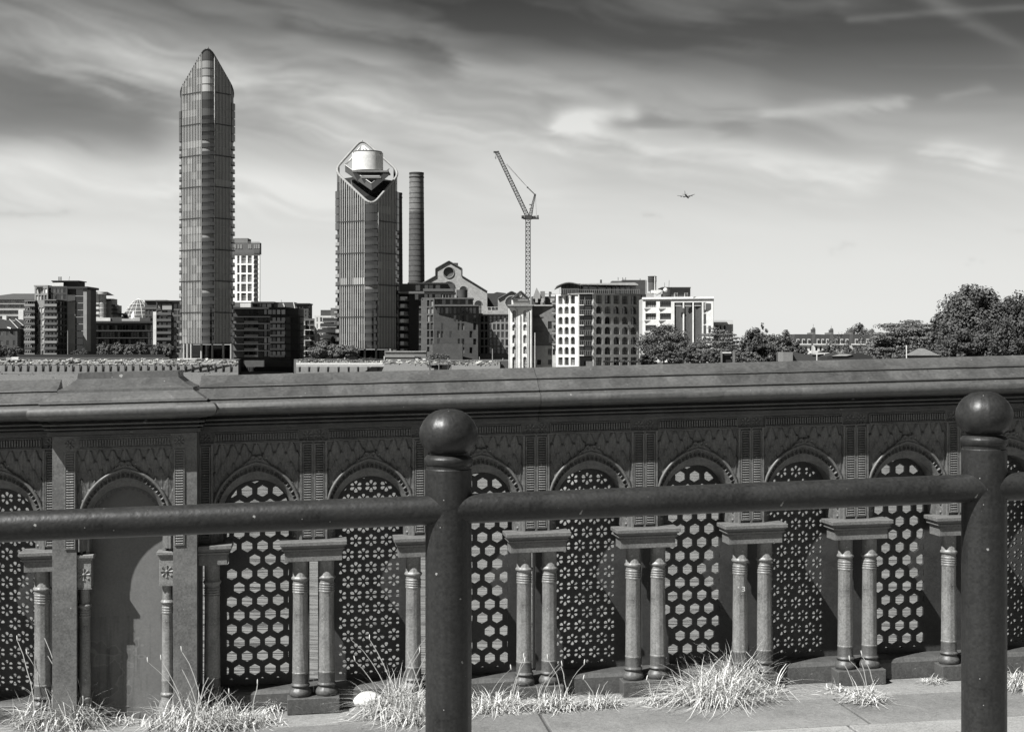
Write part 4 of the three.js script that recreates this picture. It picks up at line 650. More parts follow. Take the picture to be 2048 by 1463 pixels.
{ // balconied riverside block
  const t = bt('apartment_block', 'stepped riverside block with glazed balconies and a pale concrete stair tower', 110, 640);
  const floors = [...Array(9)].map((_, i) => 601 + i * 12.3);
  facade(t, [49, 640], [68, 636], 601, gpy(640), span(49.5, 67.5, 4, .74), floors.map(y => [y + 2, y + 10]), M.mid, { seed: 5, th: .35, glassMix: [GL.pale, GL.smoky, GL.blindOrGlare, GL.mid] });
  wpart(t, 'wing_body', pbox(50, 72, 601.5, gpy(640), 641, 14), M.dark);
  facade(t, [68.5, 638], [95, 632], 572, gpy(640), [[71, 75.5], [77, 81], [82.5, 87], [88.5, 93.5]], [575, 588.5, ...floors.slice(1).map(y => y)].map(y => [y + 1.5, y + 11]), M.stoneMid, { seed: 6, th: .35, glassMix: [GL.blindOrGlare, GL.blindOrGlare, GL.pale, GL.white, GL.mirror, GL.blindOrGlare] });
  facade(t, [88, 629], [111, 629], 600, gpy(640), span(88.5, 110.5, 3, .8), floors.map(y => [y + 2, y + 10]), M.mid, { seed: 7, th: .4, glassMix: [GL.pale, GL.smoky, GL.mid] });
  facade(t, [111, 629.4], [134, 636], 600, gpy(640), span(112, 134, 3, .8), floors.map(y => [y + 2, y + 10]), M.dark, { seed: 8, th: .4, glassMix: [GL.dark, GL.mid] });
  facade(t, [95, 634], [134, 634.4], 572, 601, span(96, 133, 5, .8), [[575, 585], [588, 598]], M.dark, { seed: 9, th: .3, glassMix: [GL.dark, GL.mid, GL.smoky] });
  wpart(t, 'core', pbox(76, 171, 572.6, gpy(640), 640, 16), M.dark); wpart(t, 'roof_slab', pbox(67, 95, 570, 573, 634, 18), M.pale); wpart(t, 'roof_slab', pbox(95, 174, 572.5, 577, 636.2, 18), M.vdark); wpart(t, 'wing_roof', pbox(48, 70, 599.5, 602, 635, 16), M.stoneMid); wpart(t, 'wing_roof', pbox(87, 112, 598.4, 600.6, 628, 10), M.stoneMid);
  facade(t, [134, 636.5], [150, 637], 603, gpy(640), [], [], M.pale, { th: .5, name: 'concrete_panel' });
  wpart(t, 'stair_wall', pbox(134, 150, 577, 603.4, 637.4, 2), M.dark);
  for (let i = 0; i < 9; i++) { const y = 577 + i * 14; wpart(t, 'stair_window', pbox(150.4, 165.6, y + 1.6, y + 13.6, 638, .2), i % 3 ? GL.dark : GL.mid); wpart(t, 'floor_line', pbox(150.2, 166, y, y + 1.4, 637.2, .8), M.pale); }
  wpart(t, 'concrete_pier', pbox(166, 173, 579, 702, 636.8, 6), M.pale);
  floors.forEach((y, i) => { for (const [a, b, d] of [[47, 69, 633.5], [86, 113, 626.6]]) { const s = wpart(t, 'balcony', pbox(a, b, y + 11, y + 12.4, d, 3.4), M.metalDark); wpart2(s, t, 'balustrade', pbox(a + .3, b - .3, y + 6.4, y + 10.9, d + .1, .1), i % 2 ? GL.smoky : GL.pale); } });
  wpart(t, 'penthouse', pbox(104, 156, 562, 573, 642, 10), M.dark); wpart(t, 'penthouse_wall', pbox(103, 126, 565, 572, 640, 1), M.white); wpart(t, 'penthouse_roof', pbox(102, 157, 560.6, 562.4, 640, 12), M.vdark); for (const px of [116, 118.6, 121]) wpart(t, 'flue', pbox(px, px + 1.3, 553, 561, 643, .3), M.lead); wpart(t, 'aerial', bar(at(137, 562, 642), at(138.6, 552.6, 642), .07), M.metalDark);
}
function wpart2(parent, t, name, geo, m) { geo.translate(-t.position.x - parent.position.x, -t.position.y - parent.position.y, -t.position.z - parent.position.z); return add(parent, name, geo, m, 6); }   // sub-part, geometry in world coordinates
{ // white block with a rounded stair window, stepped away to the right
  const t = bt('apartment_block', 'white stepped block with a rounded glazed corner beside the glass dome', 200, 780);
  wpart(t, 'main_wall', pbox(172, 197, 588, gpy(780), 780, 14), M.white); wpart(t, 'roof', roofPrism(170, 212, 588.5, 582, 778, 16, 2, 6), M.slate); wpart(t, 'round_window', new THREE.CylinderGeometry(.75, .75, .3, 16).rotateX(Math.PI / 2).translate(...at(177.5, 600, 779.9).toArray()), GL.black); for (let i = 0; i < 3; i++) wpart(t, 'string_course', pbox(172, 196.5, 607 + i * 10.2, 608 + i * 10.2, 779.4, .5), M.pale);
  const c = at(204, 612, 782), cr = 8 * PXM(782); wpart(t, 'round_corner', new THREE.CylinderGeometry(cr, cr, 50 * PXM(782), 18).translate(c.x, c.y, c.z), GL.dark); for (let k = 0; k < 9; k++) { const a = (k - 3) / 12 * Math.PI; wpart(t, 'mullion', new THREE.BoxGeometry(.22, 50 * PXM(782), .22).translate(0, 0, cr).rotateY(a).translate(c.x, c.y, c.z), M.white); } for (let k = 0; k < 6; k++) wpart(t, 'ring', new THREE.CylinderGeometry(cr + .12, cr + .12, .3, 18).translate(c.x, c.y + 25 * PXM(782) - k * 9.4 * PXM(782), c.z), M.white); wpart(t, 'corner_cap', new THREE.CylinderGeometry(cr + .3, cr + .3, 1, 18).translate(c.x, c.y + 26 * PXM(782), c.z), M.offwhite);
  wpart(t, 'side_wing', pbox(212, 224, 597, gpy(780), 784, 10), M.pale); wpart(t, 'side_wing', pbox(223, 233, 610, gpy(780), 786, 10), M.stoneMid); for (let k = 0; k < 3; k++) { wpart(t, 'balcony', pbox(222, 234.5, 609 + k * 8, 612 + k * 8, 783, 2), M.vdark); } wpart(t, 'balcony', pbox(212, 224, 598, 601, 782, 2), M.vdark); wpart(t, 'low_roof', pbox(232, 246, 626, 629, 786, 10), M.vdark);
}
{ // glass dome with white ribs
  const t = bt('glass_dome', 'pointed glass dome with white ribs above the low block', 277, 800, 'dome'), c = at(277, 637, 800), r = 34 * PXM(800), h = 40 * PXM(800), prof = k => [r * Math.pow(1 - k, .62), h * k];
  wpart(t, 'glazing', new THREE.LatheGeometry([...Array(11)].map((_, i) => new THREE.Vector2(...prof(i / 10))), 24).translate(c.x, c.y, c.z), glass(.09, 1.5, .1)); for (let k = 0; k < 14; k++) { const a = k / 14 * Math.PI * 2, q = []; for (let i = 0; i < 6; i++) { const [r0, y0] = prof(i / 6), [r1, y1] = prof((i + 1) / 6); q.push(bar(V(c.x + (r0 + .1) * Math.sin(a), c.y + y0, c.z + (r0 + .1) * Math.cos(a)), V(c.x + (r1 + .1) * Math.sin(a), c.y + y1, c.z + (r1 + .1) * Math.cos(a)), .15, 4)); } wpart(t, 'rib', mg(q), M.white); } for (let k = 0; k < 5; k++) { const [r0, y0] = prof(k / 5.5); wpart(t, 'ring', new THREE.TorusGeometry(r0 + .1, .15, 4, 28).rotateX(Math.PI / 2).translate(c.x, c.y + y0, c.z), M.white); } wpart(t, 'finial', bar(V(c.x, c.y + h, c.z), V(c.x, c.y + h + 1.3, c.z), .12), M.white); wpart(t, 'drum', new THREE.CylinderGeometry(r, r, c.y - GY, 24).translate(c.x, (c.y + GY) / 2, c.z), M.pale);
}
{ const t = bt('plain_block', 'plain dark flat-roofed block right of the dome', 307, 745); wpart(t, 'body', pbox(289, 330, 600, gpy(745), 745, 14), M.slate); wpart(t, 'parapet_strip', pbox(288.5, 331, 599.4, 601, 744, 15), M.pale); wpart(t, 'roof_edge', pbox(289, 330, 616, 617, 744.5, .5), M.pale); facade(t, [289, 744.8], [320, 744.8], 617.2, gpy(745), span(290, 319, 4, .7), [[620, 628], [632, 640]], M.dark, { th: .2, seed: 61 }); }
{ // long low block behind the shrubs
  const t = bt('apartment_block', 'long low dark block with glazed floors behind the round shrubs', 240, 690); wpart(t, 'body', pbox(173, 306, 645, gpy(690), 690.6, 12), M.dark);
  facade(t, [173, 690], [306, 690], 644, gpy(690), span(174, 305, 24, .86), [[650, 660], [663.5, 674], [677.5, 688], [692, 702]], M.dark, { seed: 10, th: .35, glassMix: [GL.dark, GL.mid, GL.smoky, GL.pale, GL.curtain] });
  wpart(t, 'parapet', pbox(172, 307, 641.5, 645.5, 688.5, 2), M.vdark); for (let k = 0; k < 4; k++) wpart(t, 'floor_slab', pbox(172, 307, 660.6 + k * 13.8, 662.4 + k * 13.8, 688.6, 1.6), M.vdark); wpart(t, 'roof_box', pbox(174, 220, 635, 642, 694, 6), M.white); wpart(t, 'roof_box', pbox(220, 243, 634, 642.4, 695, 6), M.dark); wpart(t, 'roof_box', pbox(243, 279, 637, 643, 694, 6), M.offwhite); wpart(t, 'roof_box', pbox(279, 300, 635, 643, 694, 6), M.dark);
}
{ const t = bt('apartment_block', 'balconied block with a white edge pier left of the tallest tower', 332, 650); const fl = [...Array(8)].map((_, i) => 606 + i * 12.6); wpart(t, 'body', pbox(312, 372, 603, gpy(650), 650.8, 14), M.dark); facade(t, [312, 650], [344, 650], 603, gpy(650), span(313, 343, 3, .82), fl.map(y => [y + 1.5, y + 10]), M.dark, { seed: 11, th: .3, glassMix: [GL.dark, GL.smoky, GL.mid, GL.curtain] }); facade(t, [344.2, 649], [372, 649], 601, gpy(650), span(346, 371, 3, .8), fl.map(y => [y + 1.5, y + 10]), M.mid, { seed: 12, th: .3 }); wpart(t, 'white_pier', pbox(305.5, 312, 623, 689, 648, 8), M.white); fl.forEach((y, i) => { if (i > 0 && i < 7) { wpart(t, 'balcony', pbox(312, 342, y + 10.5, y + 11.8, 646.6, 3.2), M.metalDark); wpart(t, 'balustrade', pbox(312.4, 341.6, y + 6, y + 10.4, 646.8, .1), GL.smoky); } }); wpart(t, 'top_window', pbox(324, 343, 608, 619, 648.4, .2), GL.blindOrGlare); wpart(t, 'roof_slab', pbox(310, 374, 600.4, 603, 647.6, 16), M.vdark); }
{ // white grid tower behind the tallest tower
  const t = bt('apartment_tower', 'white gridded tower with a dark top behind the tallest tower', 490, 900, 'tower'); const rows = [...Array(9)].map((_, i) => [511 + i * 18.7, 526.4 + i * 18.7]);
  facade(t, [446, 900], [519, 900], 508, gpy(900), [[449, 455], [459, 466], [474, 478.7], [482, 491.8], [495, 503.2]], rows, mat(.8, .7, 'wall'), { seed: 13, th: .6, bars: [1, 1, .25], barM: M.metalDark, glassMix: [GL.smoky, GL.mid, GL.curtain, GL.pale] });
  wpart(t, 'body', pbox(446, 518, 509, gpy(900), 900.8, 4), M.offwhite); for (let i = 0; i < 18; i++) { const y = 511 + i * 9.35; wpart(t, 'recess', pbox(507.2, 515.2, y, y + 6.2, 899.9, .1), GL.black); wpart(t, 'balustrade', pbox(506.8, 514.6, y + 4.2, y + 6.8, 899.6, .2), M.metalDark); }
  wpart(t, 'top_storeys', pbox(446, 519.6, 485, 508, 899.6, 5), M.mid); for (const [a, b] of [[468, 471.5], [475, 478], [479.5, 483.5], [496, 499], [499.8, 502.4], [507.5, 510], [511, 514], [515, 519]]) wpart(t, 'window', pbox(a, b, 488.5, 497, 899.4, .2), GL.pale); wpart(t, 'window', pbox(507.5, 518.8, 500, 506, 899.4, .2), GL.smoky); wpart(t, 'plant_room', pbox(452, 495, 476, 485.4, 905, 12), M.stoneMid); wpart(t, 'roof_rail', pbox(496, 519, 483, 483.7, 900, .15), M.metal);
}
{ // dark block right of the tallest tower
  const t = bt('apartment_block', 'dark block with grey panels and shadowed balconies right of the tallest tower', 532, 640); const fl = [...Array(6)].map((_, i) => 633.5 + i * 13.6); wpart(t, 'body', pbox(466, 597, 616, gpy(640), 640.7, 16), M.dark);
  facade(t, [460, 640], [572, 640], 616, gpy(640), [[489, 495], [497.5, 506], [507, 516], [527.5, 533], [535, 543], [544, 551], [553, 560], [562, 570]], [[619, 628], ...fl.map(y => [y + 1, y + 11])], M.dark, { seed: 14, th: .5, glassMix: [GL.dark, GL.mid, GL.mid, GL.smoky, GL.black, GL.curtain] });
  for (const [a, b] of [[466.5, 487.4], [517, 526.6], [571, 581]]) fl.forEach(y => wpart(t, 'wall_panel', pbox(a, b, y + .6, y + 12.4, 639.6, .3), M.mid));
  facade(t, [572.4, 640], [600, 643], 629, gpy(640), span(582, 599, 3, .8), fl.map(y => [y + 1, y + 11]), M.dark, { seed: 15, th: .4, glassMix: [GL.dark, GL.mid, GL.smoky] });
  fl.forEach((y, i) => { wpart(t, 'balcony', pbox(464, 606, y - 1.4, y + .6, 637.4, 3), M.vdark); wpart(t, 'balustrade', pbox(488, 516, y + 8, y + 12, 637.6, .1), GL.mid); wpart(t, 'balustrade', pbox(540, 569, y + 8, y + 12, 637.6, .1), GL.dark); });
  wpart(t, 'roof_slab', pbox(464, 579, 614, 617.6, 637, 20), M.vdark); wpart(t, 'penthouse', pbox(466, 548, 604.4, 614.6, 642, 10), M.dark); wpart(t, 'penthouse_panel', pbox(480, 501, 606, 614, 640.8, .3), M.white); wpart(t, 'penthouse_panel', pbox(466, 479, 605.6, 613.4, 640.9, .3), M.mid); wpart(t, 'penthouse_roof', pbox(502, 548, 603, 606.6, 640, 12), M.vdark); for (let k = 0; k < 4; k++) wpart(t, 'penthouse_window', pbox(504 + k * 10, 512 + k * 10, 607.4, 613.8, 641.2, .3), k % 2 ? GL.smoky : GL.dark);
}
{ const t = bt('gabled_house', 'slate-roofed house with a white gable above the dark block', 570, 800, 'house'); wpart(t, 'body', pbox(548, 591, 622, gpy(800), 800, 12), M.stoneMid); wpart(t, 'roof', (() => { const g = gable([[545, 620], [553, 604], [588, 604], [591, 620]], 799, 12); return g; })(), M.slate); wpart(t, 'gable_edge', bar(at(587, 604, 798.6), at(591.6, 624, 798.6), .35), M.white); facade(t, [576, 799.2], [592, 799.2], 618.5, 632, span(578, 591.5, 3, .75), [[621, 625]], M.white, { th: .2, seed: 16 }); wpart(t, 'skylight', bar(at(566, 606, 798.6), at(569, 613, 798.6), .4), M.white); wpart(t, 'aerial', bar(at(562.5, 604, 800), at(562.5, 599, 800), .07), M.metalDark); }
{ const t = bt('brick_block', 'dark banded brick block with small windows behind the creek', 604, 790); facade(t, [591, 790], [617, 790], 608, gpy(790), [[597.5, 600], [603.5, 606], [610, 612.5]], [0, 1, 2, 3, 4, 5, 6].map(i => [613 + i * 7.6, 617.6 + i * 7.6]), M.brickDark, { seed: 17, th: .3, glassMix: [GL.blindOrGlare, GL.curtain, GL.smoky] }); wpart(t, 'body', pbox(591, 618, 607.4, gpy(790), 790.5, 12), M.brickDark); wpart(t, 'roof_edge', pbox(590, 618.6, 606, 608.4, 789, 14), M.vdark); for (let k = 0; k < 6; k++) wpart(t, 'balcony', pbox(615, 619.4, 613 + k * 9, 614.6 + k * 9, 788.6, 2), M.vdark); }
{ const t = bt('apartment_block', 'narrow block with white balcony bands beside the creek trees', 612, 720); const fl = [...Array(7)].map((_, i) => 640 + i * 10.4); wpart(t, 'body', pbox(597, 629, 637, gpy(720), 720.6, 10), M.dark); facade(t, [597, 720], [628.6, 720], 636.5, gpy(720), [[598.5, 605.5], [611, 618], [620, 627.6]], fl.map(y => [y + 1, y + 8]), M.mid, { seed: 18, th: .3, glassMix: [GL.dark, GL.smoky, GL.pale, GL.mid] }); fl.forEach((y, i) => { wpart(t, 'balcony', pbox(i % 2 ? 609 : 596, i % 2 ? 622 : 610, y + 8.4, y + 9.6, 717.6, 2.6), M.white); }); wpart(t, 'pier', pbox(606.4, 609.8, 642, 704, 718.6, 2), M.pale); }
{ const t = bt('apartment_block', 'white terraced block with planted balconies left of the shorter glass tower', 655, 660); wpart(t, 'body', pbox(629, 690, 631, gpy(660), 661, 14), M.offwhite); facade(t, [629, 660], [662, 660], 631, gpy(660), [[633, 635], [640, 644], [646, 656]], [0, 1, 2, 3, 4].map(i => [634 + i * 13, 643 + i * 13]), M.white, { seed: 19, th: .35, skip: (r, c) => c === 2 && r === 0 }); [[644, 690, 642], [640, 690, 653], [634, 690, 664.5], [640, 690, 676]].forEach(([a, b, y], i) => { wpart(t, 'terrace_slab', pbox(a, b, y, y + 1.8, 656 - i, 5), i % 2 ? M.offwhite : M.stoneMid); wpart(t, 'terrace_glass', pbox(a + 1, b, y - 7, y, 657 - i, .2), GL.dark); }); wpart(t, 'top_storey', pbox(641, 690, 619.6, 631.4, 663, 8), M.dark); wpart(t, 'stair_head', pbox(661, 690, 615.6, 631, 661, 6), M.mid); for (let k = 0; k < 6; k++) wpart(t, 'balcony', pbox(668, 684, 605 + k * 11.4 + 18, 606.6 + k * 11.4 + 18, 654, 3), M.white); }

// ---------------------------------------------------------------- the old power station
function chimney(label, pxTop, pxBot, wTop, wBot, pyTop, d, paleTo) {
  const t = bt('brick_chimney', label, pxBot, d, 'chimney', 'power station chimneys'), k = PXM(d), top = at(pxTop, pyTop, d).y, y0 = at(0, 700, d).y - 6, rAt = f => lerp(wBot, wTop, f) * k / 2, H = top - y0, x = at(pxBot, 0, d).x;
  const cut = paleTo ? at(0, paleTo, d).y : top; const seg = (ya, yb, m, n) => wpart(t, n, new THREE.CylinderGeometry(rAt((yb - y0) / H), rAt((ya - y0) / H), yb - ya, 36).translate(x, (ya + yb) / 2, -d), m, 8);
  seg(y0, cut, M.chimneyDark, 'lower_shaft'); if (paleTo) seg(cut, top, M.chimneyPale, 'upper_shaft'); wpart(t, 'cap', mg([new THREE.CylinderGeometry(rAt(1) + .12, rAt(1) + .12, .8, 36).translate(x, top - .3, -d), new THREE.CylinderGeometry(rAt(1) + .2, rAt(1) + .2, .35, 36).translate(x, top - 1.9, -d)]), M.chimneyRing);
  for (let py = pyTop + 10, i = 0; py < 570; py += 9.2 + (i % 3) * 1.2, i++) { const y = at(0, py, d).y; wpart(t, 'band', new THREE.CylinderGeometry(rAt((y - y0) / H) + .07, rAt((y - y0) / H) + .07, .2, 36).translate(x, y, -d), M.chimneyRing); }
}
chimney('tall brick chimney standing free with a paler upper shaft', 833.5, 833, 28.5, 35, 345.5, 674, 423);
chimney('dark brick chimney half hidden behind the shorter glass tower', 791, 791, 26, 31, 386, 684, 0);
{
  const t = bt('power_station', 'brick power station with a stepped gable and round window', 900, 662), d = 660;
  // main gable
  const out = [[811, 740], [811, 580], [846, 566], [871, 552], [871, 537.4], [897, 522.5], [923, 537.4], [923, 552], [974, 583], [974, 740]], s = shapeOf(out.map(([px, py]) => { const p = at(px, py, d); return [p.x, p.y]; }));
  const hole = (pts) => s.holes.push(pathOf(pts.map(([px, py]) => { const p = at(px, py, d); return [p.x, p.y]; })));
  const archPts = (cx, cy, r, bot) => { const q = [[cx - r, bot], [cx + r, bot]]; for (let i = 0; i <= 12; i++) { const a = Math.PI * i / 12; q.push([cx + r * Math.cos(a), cy - r * Math.sin(a)]); } return q; };
  const circ = (cx, cy, r) => [...Array(24)].map((_, i) => [cx + r * Math.cos(i / 24 * 6.2832), cy + r * Math.sin(i / 24 * 6.2832)]);
  hole(circ(897, 544.5, 10)); hole(archPts(897, 575, 11.5, 598)); hole(archPts(926, 579, 6.4, 596)); hole(archPts(956, 608, 6.6, 626)); hole(archPts(867, 579, 6.4, 596));
  wpart(t, 'gable_wall', new THREE.ExtrudeGeometry(s, { depth: .7, bevelEnabled: false }).translate(0, 0, -d - .7), M.brickPale, 5);
  for (const [a, b, c, e] of [[886, 909, 534, 556], [884, 910, 562, 599], [919, 933, 571.5, 597], [949, 963, 600, 627], [860, 874, 571.5, 597]]) { const w = wpart(t, 'window', pbox(a, b, c, e, d + .8, .1), a === 886 ? M.mid : GL.mid); const q = []; for (let k = 1; k < 4; k++) q.push(pbox(lerp(a, b, k / 4) - .3, lerp(a, b, k / 4) + .3, c, e, d + .62, .12)); for (let k = 1; k < 3; k++) q.push(pbox(a, b, lerp(c, e, k / 3) - .3, lerp(c, e, k / 3) + .3, d + .6, .12)); if (a !== 886) wpart2(w, t, 'glazing_bar', mg(q), M.offwhite); }
  const ring = (cx, cy, r, w, full) => { const c = at(cx, cy, d - .08), k = PXM(d); return new THREE.TorusGeometry(r * k, w * k, 4, 30, full ? Math.PI * 2 : Math.PI).translate(c.x, c.y, c.z); };
  wpart(t, 'window_surround', ring(897, 544.5, 10.9, 1.1, true), M.stoneMid); for (const [cx, cy, r] of [[897, 575, 12.4], [926, 579, 7.2], [956, 608, 7.4], [867, 579, 7.2]]) wpart(t, 'window_surround', ring(cx, cy, r, .9, false), M.stoneMid);
  const cop = []; for (let i = 1; i < 8; i++) cop.push(bar(at(out[i][0], out[i][1] - .5, d - .3), at(out[i + 1][0], out[i + 1][1] - .5, d - .3), .3, 4)); wpart(t, 'gable_coping', mg(cop), M.slate);
  wpart(t, 'roof', gable([[812, 620], [812, 581], [846, 567], [871, 553], [871, 538.6], [897, 524], [922, 538.6], [922, 553], [973, 584], [973, 620]], d + 1, 8), M.slate); wpart(t, 'roof_box', pbox(902, 917, 525.4, 536, d + 6, 6), M.dark);
  // valley roof and second, smaller gable
  wpart(t, 'valley_roof', pbox(974, 1012, 586, 640, d + 10, 40), M.slate); wpart(t, 'valley_roof', gable([[974, 592], [996, 583.5], [1014, 585.6], [1018, 600], [1018, 640], [974, 640]], d + 12, 6), M.slate);
  const o2 = [[995, 740], [995, 598], [1022, 583], [1060, 600], [1060, 740]]; wpart(t, 'second_gable', gable(o2, d - 2, .7), M.brickPale, 5); wpart(t, 'gable_coping', mg([bar(at(995, 597.6, d - 2.3), at(1022, 582.6, d - 2.3), .35, 4), bar(at(1022, 582.6, d - 2.3), at(1040, 591, d - 2.3), .35, 4)]), M.slate); wpart(t, 'window_surround', (() => { const c = at(1022, 604, d - 2.2); return new THREE.TorusGeometry(12 * PXM(d), .35, 4, 20, Math.PI).translate(c.x, c.y, c.z); })(), M.stoneMid); wpart(t, 'arch_window', new THREE.CylinderGeometry(11.5 * PXM(d), 11.5 * PXM(d), .2, 24).rotateX(Math.PI / 2).translate(...at(1022, 605, d - 2).toArray()), GL.mid);
  wpart(t, 'valley_wall', pbox(974, 996, 613, 628, d - .5, 1), M.brickPale, 5); for (const a of [975, 983, 990]) wpart(t, 'valley_window', pbox(a, a + 5, 614, 619.6, d - .7, .15), GL.dark); wpart(t, 'valley_wall', pbox(974, 996, 619.8, 628.5, d - 1, .8), M.brickPale, 5);
  t.rotation.y = .05;
}
{ // framed new wing with a regular grid
  const t = bt('apartment_block', 'framed wing with a regular grid of tall windows left of the pump tower', 988, 606); facade(t, [957, 606], [1018, 604], 627.5, gpy(600), [[961, 967], [969.5, 975], [977.5, 983], [986, 991.4], [994, 999.4], [1002.6, 1008], [1011, 1016.6]], [0, 1, 2, 3, 4].map(i => [631.5 + i * 15.6, 643.6 + i * 15.6]), M.stoneMid, { seed: 21, th: .5, glassMix: [GL.dark, GL.dark, GL.mid, GL.black], bars: [0, 1, .15], barM: M.metalDark }); wpart(t, 'body', pbox(957, 1018, 628.5, gpy(606), 607, 12), M.mid); wpart(t, 'parapet', pbox(956.6, 1018, 626, 628.6, 603.6, 4), M.pale); wpart(t, 'plinth_wall', pbox(957, 1018, 709, 722, 602, 2), M.mid);
}
{ // brick-coloured block with a rounded corner in front of the gable
  const t = bt('apartment_block', 'dark brick block with scattered tall windows below the gable', 900, 592);
  facade(t, [869, 592], [956, 594], 611, gpy(592), [[874, 879.4], [882, 886.4], [891, 897], [898.6, 903.6], [907.5, 912.6], [915.4, 919.6], [923, 928.6], [931.4, 936.4], [939, 944.8], [946.4, 952.4]], [[615, 626.4], [630, 643], [645.6, 659.4], [661.4, 674.6], [676.8, 688.6], [694, 706]], M.brickDark, { seed: 22, th: .45, glassMix: [GL.dark, GL.black, GL.mid, GL.curtain], skip: (r, c) => r > 0 && hash2(r * 7 + 3, c * 5 + 1) > .42 });
  facade(t, [842, 598], [868.5, 592], 597, gpy(592), [[854, 858.6], [861, 866.4]], [[600, 612], [615, 627], [630, 643], [645.6, 659], [661, 674], [677, 689], [693, 703]], M.brickDark, { seed: 23, th: .45, glassMix: [GL.smoky, GL.curtain, GL.dark] });
  wpart(t, 'body', pbox(845, 956, 612, gpy(592), 598.6, 14), M.brickDark); facade(t, [866, 598], [945, 598], 596, 612.4, [[872, 876], [884, 891], [900, 905], [915, 920], [931, 936]], [[599, 608.6]], M.brickDark, { seed: 24, th: .3 }); wpart(t, 'upper_body', pbox(848, 944.6, 597, 612.4, 598.8, 12), M.brickDark); wpart(t, 'roof_edge', pbox(843, 946, 595, 597.4, 597, 14), M.mid); wpart(t, 'roof_edge', pbox(868, 957.4, 609.6, 611.8, 590.6, 9), M.mid); wpart(t, 'entrance_block', pbox(865, 925, 687, gpy(580), 586, 5), M.brickDark); wpart(t, 'entrance_step', pbox(860, 866, 689, 702, 586.4, 4), M.mid);
  const c = at(924, 588, 604); wpart(t, 'roof_drum', new THREE.CylinderGeometry(11 * PXM(604), 11 * PXM(604), 17 * PXM(604), 22).translate(c.x, c.y, c.z), M.dark);
}
{ // stacked curved balconies between tower and chimney
  const t = bt('apartment_block', 'dark block of stacked curved balconies between the shorter tower and the chimney', 820, 604); wpart(t, 'body', pbox(793, 846, 586, gpy(604), 606, 12), M.vdark); wpart(t, 'stair_core', pbox(817.6, 842, 588, gpy(604), 603, 4), M.black);
  for (let k = 0; k < 8; k++) { const y = 588 + k * 14.9, cx = at(805, 0, 603).x, cz = -604, r = 13.4 * PXM(603); wpart(t, 'balcony', new THREE.CylinderGeometry(r, r, 1.5 * PXM(603), 24, 1, false, -Math.PI / 2, Math.PI).translate(cx, at(0, y + 13, 603).y, cz), M.mid); wpart(t, 'balustrade', new THREE.CylinderGeometry(r - .05, r - .05, 7 * PXM(603), 24, 1, true, -Math.PI / 2, Math.PI).translate(cx, at(0, y + 8.6, 603).y, cz), k === 3 ? GL.pale : GL.smoky); wpart(t, 'party_wall', pbox(793, 797, y, y + 14.6, 601.4, 3), M.mid); wpart(t, 'side_balcony', pbox(838, 845.5, y + 9, y + 13, 601.4, 2), M.mid); }
  const ph = t; facade(ph, [800, 602], [909, 602.4], 567, 586, [[831, 840], [849, 856], [858, 866], [871, 880]], [[588, 599]].map(() => [569.6, 581]), M.dark, { seed: 25, th: .4, glassMix: [GL.mid, GL.smoky] }); wpart(ph, 'penthouse_body', pbox(800, 908, 567.4, 587, 603, 10), M.dark); wpart(ph, 'penthouse_slab', pbox(798, 909, 582.4, 586.8, 600, 14), M.mid); wpart(ph, 'penthouse_roof', pbox(815, 894, 564.8, 567.4, 600, 12), M.metalDark); wpart(ph, 'upper_windows_wall', pbox(829, 884, 587, 600, 602.4, 3), M.dark); for (const a of [830, 848.6, 858, 870, 876]) wpart(ph, 'window', pbox(a, a + 6.4, 588, 598.6, 602.2, .15), a % 2 ? GL.smoky : GL.pale); wpart(ph, 'terrace_rail', pbox(846, 906, 577, 582, 599.6, .1), GL.smoky);
}
